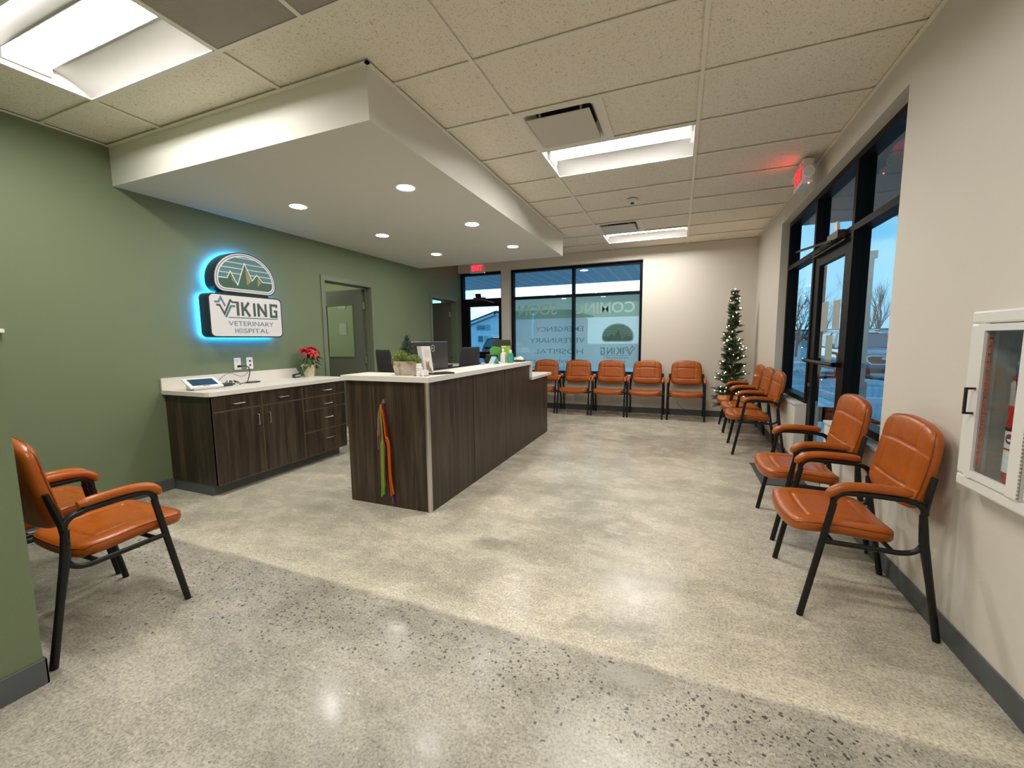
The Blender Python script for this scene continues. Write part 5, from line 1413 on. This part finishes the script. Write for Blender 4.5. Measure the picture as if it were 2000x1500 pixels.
# canopies
def metalsoffit():
    m, n, l, b = newmat('ribbed metal soffit'); g = n.new('ShaderNodeNewGeometry'); s = n.new('ShaderNodeSeparateXYZ'); l.new(g.outputs['Position'], s.inputs[0])
    w = math_(n, l, 'FRACT', math_(n, l, 'MULTIPLY', s.outputs['X'], 3.3)); f = math_(n, l, 'LESS_THAN', w, .22)
    c = mixc(n, l, f, (.62, .64, .72), (.84, .86, .92)); l.new(c, b.inputs['Base Color']); b.inputs['Roughness'].default_value = .4
    bp = n.new('ShaderNodeBump'); bp.inputs['Strength'].default_value = .8; bp.inputs['Distance'].default_value = .02; l.new(f, bp.inputs['Height']); l.new(bp.outputs[0], b.inputs['Normal'])
    return m
M_SOF2 = metalsoffit()
st(MB().box(-9, 1.3, YF + .21, 11.5, 2.85, 3.2).build('canopy_roof', M_SOF2))
st(MB().box(XR + .2, 8, -4, 6.93, 2.85, 3.2).build('canopy_roof', M('brown grey soffit', (.30, .26, .24), .6)))
for (x, y, lab) in ((-2.0, 9.3, 'round outdoor downlight under the canopy beyond the far window'), (-5.6, 9.6, 'round outdoor downlight under the canopy beyond the far exit door')):
    r = thing('outdoor_downlight', (x, y, 2.85), lab, 'downlight'); MB().lathe([(.085, -.003), (.08, -.006)], (x, y, 2.85), 24).build('lens', M_DOWNOUT, r); MB().lathe([(.10, 0), (.10, -.003), (.086, -.004), (.086, 0)], (x, y, 2.85), 24).build('trim_ring', M_FIX, r)
for (x, y, w_) in ((-.60, 8.25, .11), (3.13, 9.5, .06)):
    c = M('brown stone cladding', (.10, .075, .065), .8) if x < 0 else M('tan post stucco', (.60, .52, .42), .8)
    r = thing('canopy_post', (x, y, -.02), 'dark brown post under the canopy at the edge of the far window' if x < 0 else 'tan square post standing outside the side storefront', 'post')
    MB().box(x - w_, x + w_, y - w_, y + w_, -.02, 2.85).build('shaft', c, r); MB().box(x - w_ - .03, x + w_ + .03, y - w_ - .03, y + w_ + .03, -.02, .5).build('plinth', c, r)
    if x > 0: MB().box(x - w_ - .02, x + w_ + .04, y - w_ - .02, y + w_ + .02, 2.72, 2.85).build('capital', c, r)

# banner stretched outside the far window: printed to be read from the street
bn = thing('window_banner', (-1.88, YF + .24, .8), 'translucent coming soon banner hung outside the far window, its print reversed', 'banner')
yB = YF + .235; bx0, bx1, bz0, bz1 = -3.17, -.66, .80, 2.19
MB().box(bx0, bx1, yB, yB + .001, bz0, 1.74).build('banner_sheet', film('banner vinyl', (.98, .94, .86), .36), bn)
MB().box(bx0, bx1, yB, yB + .001, 1.74, bz1).build('green_strip', film('banner sage strip', (.62, .70, .50), .25), bn)
M_BT = film('banner grey print', (.30, .38, .38), .30); M_BW = film('banner pale letters', (.95, .98, .92), .0, .35)
mir = (-1, 0, 0); up3 = (0, 0, 1); yT = yB - .002
b = MB(); add_text(b, 'COMING', (-.765, yT, 1.815), mir, up3, 1.13, .20, .018); add_text(b, 'SOON', (-2.235, yT, 1.815), mir, up3, .80, .20, .018)
b.build('headline_lettering', M_BW, bn)
b = MB()
for s_, xr, xl_, z, h_ in (('EMERGENCY', -1.71, -2.67, 1.487, .095), ('VETERINARY', -1.68, -2.80, 1.265, .095), ('HOSPITAL', -1.71, -2.70, 1.050, .095), ('www.vvhidaho.com', -1.60, -2.95, .865, .088)):
    add_text(b, s_, (xr, yT, z), mir, up3, xr - xl_, h_, .004)
b.build('body_lettering', M_BT, bn)
kx = .625 / .65
M_BG = film('banner green print', (.34, .44, .32), .35); M_BL = film('banner pale print', (.80, .88, .84), .2)
emblem(bn, lambda u, v, k: (-1.065 - (u - 2.985) * kx, yB - .0015 - .0007 * k, 1.255 + (v - 1.825) * .95), (M_BG, M_BG, M_BG, M_BG, M_BT), M_BL)
b = MB(); add_text(b, 'VETERINARY', (-.86, yT, .955), mir, up3, .47, .045, .003); add_text(b, 'HOSPITAL', (-.92, yT, .885), mir, up3, .35, .042, .003); b.build('subtitle_lettering', M_BT, bn)

# house across the street behind the far exit
hs = thing('gabled_building', (-13, 31, -.15), 'pale blue gabled building across the lot, seen through the far exit door', 'building')
M_SID = M('pale siding', (.80, .80, .88), .7, var=.05, vscale=2); M_TRIM = M('white building trim', (.8, .8, .8), .6)
MB().prism([(-19, 30, -.15), (-8, 30, -.15), (-8, 30, 3.25), (-13.3, 30, 3.25), (-19, 30, 1.40)], (0, 9, 0)).build('wall', M_SID, hs)
b = MB(); b.obox((-16.35, 29.9, 2.40), Vector((5.9, 0, 1.9)).normalized(), (0, 1, 0), Vector((-1.9, 0, 5.9)).normalized(), 3.3, .25, .07); b.box(-13.4, -7.5, 29.65, 30.15, 3.25, 3.39); b.build('fascia', M_TRIM, hs)
b = MB(); b.obox((-16.4, 34.5, 2.52), Vector((5.9, 0, 1.9)).normalized(), (0, 1, 0), Vector((-1.9, 0, 5.9)).normalized(), 3.35, 4.9, .05); b.box(-13.4, -7.5, 29.6, 39.5, 3.39, 3.49); b.build('roof', M('dark shingles', (.05, .09, .10), .8), hs)
wn_ = MB().box(-15.0, -13.95, 29.93, 30.0, 1.14, 1.72).build('window', M_TRIM, hs); MB().box(-14.93, -14.52, 29.91, 29.94, 1.20, 1.66).build('pane', M('building pane', (.06, .20, .20), .15), wn_); MB().box(-14.43, -14.02, 29.91, 29.94, 1.20, 1.66).build('pane', M('pale blind pane', (.35, .50, .50), .3), wn_)
sn = MB().box(-15.1, -13.9, 29.95, 30.0, 2.1, 2.55).build('sign_board', M('sign board blue', (.42, .46, .52), .6), hs)
b = MB()
for i in range(2): b.box(-15.0, -14.35, 29.93, 29.95, 2.2 + i * .14, 2.26 + i * .14)
b.lathe([(.0, 0), (.09, .01), (.0, .02)], (-14.1, 29.94, 2.3), 10); b.build('sign_mark', M('sign ink', (.08, .12, .18), .6), sn)
MB().box(-15.6, -15.55, 29.7, 29.75, -.15, .9).box(-15.9, -15.0, 29.6, 29.9, .7, .85).build('gas_meter', M_TRIM, hs)

def suv(x, y, rot, paint, label, rear=False):
    r = thing('parked_suv', (x, y, -.15), label, 'car')
    loc = dict(world=False)
    # stations from nose to tail: y, sill z, belt z, half width
    S = [(-2.38, .42, .62, .70), (-2.34, .30, .86, .84), (-2.15, .26, .95, .90), (-1.5, .26, 1.02, .925), (-1.05, .26, 1.07, .93), (.2, .26, 1.10, .935), (1.6, .26, 1.12, .925), (2.15, .28, 1.10, .90), (2.36, .40, .95, .82)]
    b = MB(); rings = []
    for yy, z0, zb, w_ in S:
        ring = [(-w_ * .86, z0), (-w_, z0 + (zb - z0) * .3), (-w_, z0 + (zb - z0) * .62), (-w_ * .95, zb - .05), (-w_ * .82, zb), (-w_ * .4, zb + .035), (w_ * .4, zb + .035), (w_ * .82, zb), (w_ * .95, zb - .05), (w_, z0 + (zb - z0) * .62), (w_, z0 + (zb - z0) * .3), (w_ * .86, z0)]
        rings.append([b.b.verts.new((px, yy, pz)) for px, pz in ring])
    for i in range(len(rings) - 1):
        for k in range(12): b.b.faces.new((rings[i][k], rings[i][(k + 1) % 12], rings[i + 1][(k + 1) % 12], rings[i + 1][k]))
    b.b.faces.new(rings[0]); b.b.faces.new(rings[-1])
    body = b.build('body', paint, r, smooth=30, **loc)
    b = MB(); rings = []
    for yy, zb, zt, wb_, wt_ in [(-1.12, 1.06, 1.10, .80, .72), (-.42, 1.09, 1.58, .86, .64), (-.1, 1.10, 1.64, .87, .65), (1.3, 1.11, 1.66, .86, .64), (1.95, 1.10, 1.56, .84, .60), (2.28, 1.05, 1.12, .78, .70)]:
        rings.append([b.b.verts.new(q) for q in ((-wb_, yy, zb), (-wt_, yy, zt), (wt_, yy, zt), (wb_, yy, zb))])
    for i in range(len(rings) - 1):
        for k in range(4): b.b.faces.new((rings[i][k], rings[i][(k + 1) % 4], rings[i + 1][(k + 1) % 4], rings[i + 1][k]))
    b.build('windows', M('car glass', (.06, .12, .15), .08), r, **loc)
    b = MB(); rings = []
    for yy, zt, wt_ in [(-.45, 1.585, .64), (-.1, 1.655, .65), (1.3, 1.675, .64), (1.98, 1.575, .60)]: rings.append([b.b.verts.new(q) for q in ((-wt_ - .02, yy, zt - .02), (-wt_ * .7, yy, zt + .03), (wt_ * .7, yy, zt + .03), (wt_ + .02, yy, zt - .02))])
    for i in range(len(rings) - 1):
        for k in range(3): b.b.faces.new((rings[i][k], rings[i][k + 1], rings[i + 1][k + 1], rings[i + 1][k]))
    for s in (-1, 1): b.tube([(s * .84, -1.05, 1.09), (s * .67, -.45, 1.57)], .035, 6); b.tube([(s * .85, .45, 1.09), (s * .66, .45, 1.64)], .03, 6); b.tube([(s * .82, 2.2, 1.08), (s * .62, 1.95, 1.57)], .05, 6); b.tube([(s * .60, -.2, 1.72), (s * .60, 1.6, 1.73)], .018, 6)
    b.build('roof', paint, r, smooth=30, **loc)
    for sx in (-1, 1):
        for yy in (-1.45, 1.42):
            wh = MB().tube([(sx * .74, yy, .34), (sx * .95, yy, .34)], .34, 24).build('tyre', M_DARKPL, r, **loc); MB().tube([(sx * .90, yy, .34), (sx * .96, yy, .34)], .21, 16).build('rim', M_STEEL, wh, **loc)
        MB().box(sx * .98 - .07, sx * .98 + .07, -.88, -.74, 1.08, 1.22, .03, 2).build('mirror', paint, r, **loc)
    g = MB().prism([(-.46, -2.395, .66), (-.34, -2.40, .56), (.34, -2.40, .56), (.46, -2.395, .66), (.50, -2.39, .80), (.38, -2.38, .86), (-.38, -2.38, .86), (-.50, -2.39, .80)], (0, .05, 0)).build('grille', M_STEEL, r, **loc)
    MB().prism([(-.41, -2.405, .67), (-.31, -2.41, .59), (.31, -2.41, .59), (.41, -2.405, .67), (.44, -2.40, .79), (.34, -2.39, .83), (-.34, -2.39, .83), (-.44, -2.40, .79)], (0, .02, 0)).build('grille_mesh', M('grille dark', (.03, .025, .025), .5), g, **loc)
    MB().lathe([(.02, 0), (.02, .01)], (0, 0, 0), 16, 4.2, 1).build('emblem', M_STEEL, g, **loc).matrix_local = Matrix.Translation((0, -2.41, .76)) @ Matrix.Rotation(PI / 2, 4, 'X') @ Matrix.Diagonal((1, 2.2, 1, 1))
    for s in (-1, 1):
        MB().prism([(s * .52, -2.375, .80), (s * .54, -2.37, .70), (s * .86, -2.20, .76), (s * .88, -2.16, .90), (s * .70, -2.30, .88)], (0, .03, 0)).build('headlight', M('lamp glass', (.45, .55, .62), .08), r, **loc)
        MB().box(s * .72 - .13, s * .72 + .13, -2.375, -2.30, .45, .49).build('fog_lamp', M_FIX, r, **loc)
        MB().prism([(s * .62, 2.36, .85), (s * .86, 2.25, .85), (s * .86, 2.25, 1.05), (s * .62, 2.34, 1.05)], (0, .02, 0)).build('tail_lamp', M('tail lamp red', (.4, .01, .02), .2), r, **loc)
    MB().box(-.5, .5, -2.41, -2.33, .30, .42).build('lower_intake', M('intake dark', (.05, .035, .03), .6), r, **loc)
    MB().box(-.26, .26, 2.35, 2.385, .62, .78).build('number_plate', M_FIX, r, **loc)
    r.rotation_euler = (0, 0, rot)
    return r
suv(6.18, 19.3, 0, M('blue grey car paint', (.07, .12, .20), .2, coat=1), 'blue grey SUV parked facing the side storefront window')
suv(-9.1, 22.2, PI + .12, M('dark red car paint', (.16, .02, .03), .2, coat=1), 'dark red SUV parked outside beyond the far exit door')
# distant low buildings and fence
b = MB(); b.box(4, 75, 78, 84, -.15, 2.5)
single(b.build('warehouse', M('brown roof band', (.14, .10, .10), .8)), 'long low brown warehouse on the horizon beyond the parking lot', 'building')
b = MB(); b.box(2, 75, 76, 77.5, 1.7, 2.2); b.box(2, 75, 76.2, 77.5, -.15, 1.7)
r_ = single(b.build('storage_shed', M('pale storefront band', (.5, .52, .52), .7)), 'pale low shed in front of the brown warehouse on the horizon', 'building')
b = MB(); b.box(9, 60, 70, 70.3, .85, 1.35)
single(b.build('red_fence', M('red fence', (.45, .06, .03), .7)), 'red orange strip of fence behind the blue car', 'fence')
# bare winter trees
def bare_tree(x, y, h, seed, label, upright=False, depth=6, r0=None):
    rn = random.Random(seed); b = MB()
    def br(p, d, ln, r, k):
        n = 3; pts = [p]; q = p.copy(); dd = d.copy()
        for i in range(n):
            dd = (dd + Vector((rn.uniform(-.15, .15), rn.uniform(-.15, .15), rn.uniform(-.02, .12)))).normalized(); q = q + dd * ln / n; pts.append(q.copy())
        b.tube(pts, [r, r * .88, r * .76, r * .62], 5 if k > 2 else 3, cap=False)
        if k <= 0: return
        for j in range(rn.choice((2, 3, 3)) if k > 1 else 3):
            t = rn.uniform(.35, 1.0); at = pts[min(n, int(t * n) + (1 if t > .9 else 0))]
            sp = .35 if upright else .75
            nd = (dd + Vector((rn.uniform(-sp, sp), rn.uniform(-sp, sp), rn.uniform(.0, .35)))).normalized()
            br(at, nd, ln * rn.uniform(.62, .88), r * .56, k - 1)
    br(Vector((x, y, -.15)), Vector((rn.uniform(-.05, .05), 0, 1)), h * .30, r0 or h * .011, depth)
    return single(b.build('bare_tree', M('winter bark', (.10, .08, .075), .9)), label, 'tree', 'bare winter trees across the lot')
bare_tree(8.2, 37, 8.5, 1, 'bare winter tree showing above the notices in the side exit door glass')
bare_tree(6.2, 30, 7.0, 4, 'bare winter tree seen through the side pane beyond the exit door')
bare_tree(5.6, 41, 8.0, 9, 'smaller bare tree beside the pane edge, past the side exit door')
bare_tree(12.6, 40, 9.5, 5, 'tall upright bare tree behind the blue car', True)
bare_tree(11.0, 42, 6.5, 6, 'shorter bare tree left of the tall one behind the blue car')
bare_tree(15.4, 44, 9.5, 8, 'tall bare tree at the wall side of the near side pane', True)
for i, x in enumerate((10, 13.5, 16.8, 20, 23.5)): bare_tree(x, 60 + (i % 3) * 3, 8, 20 + i, 'distant bare tree of the row on the horizon behind the red fence', True, 4, .2)
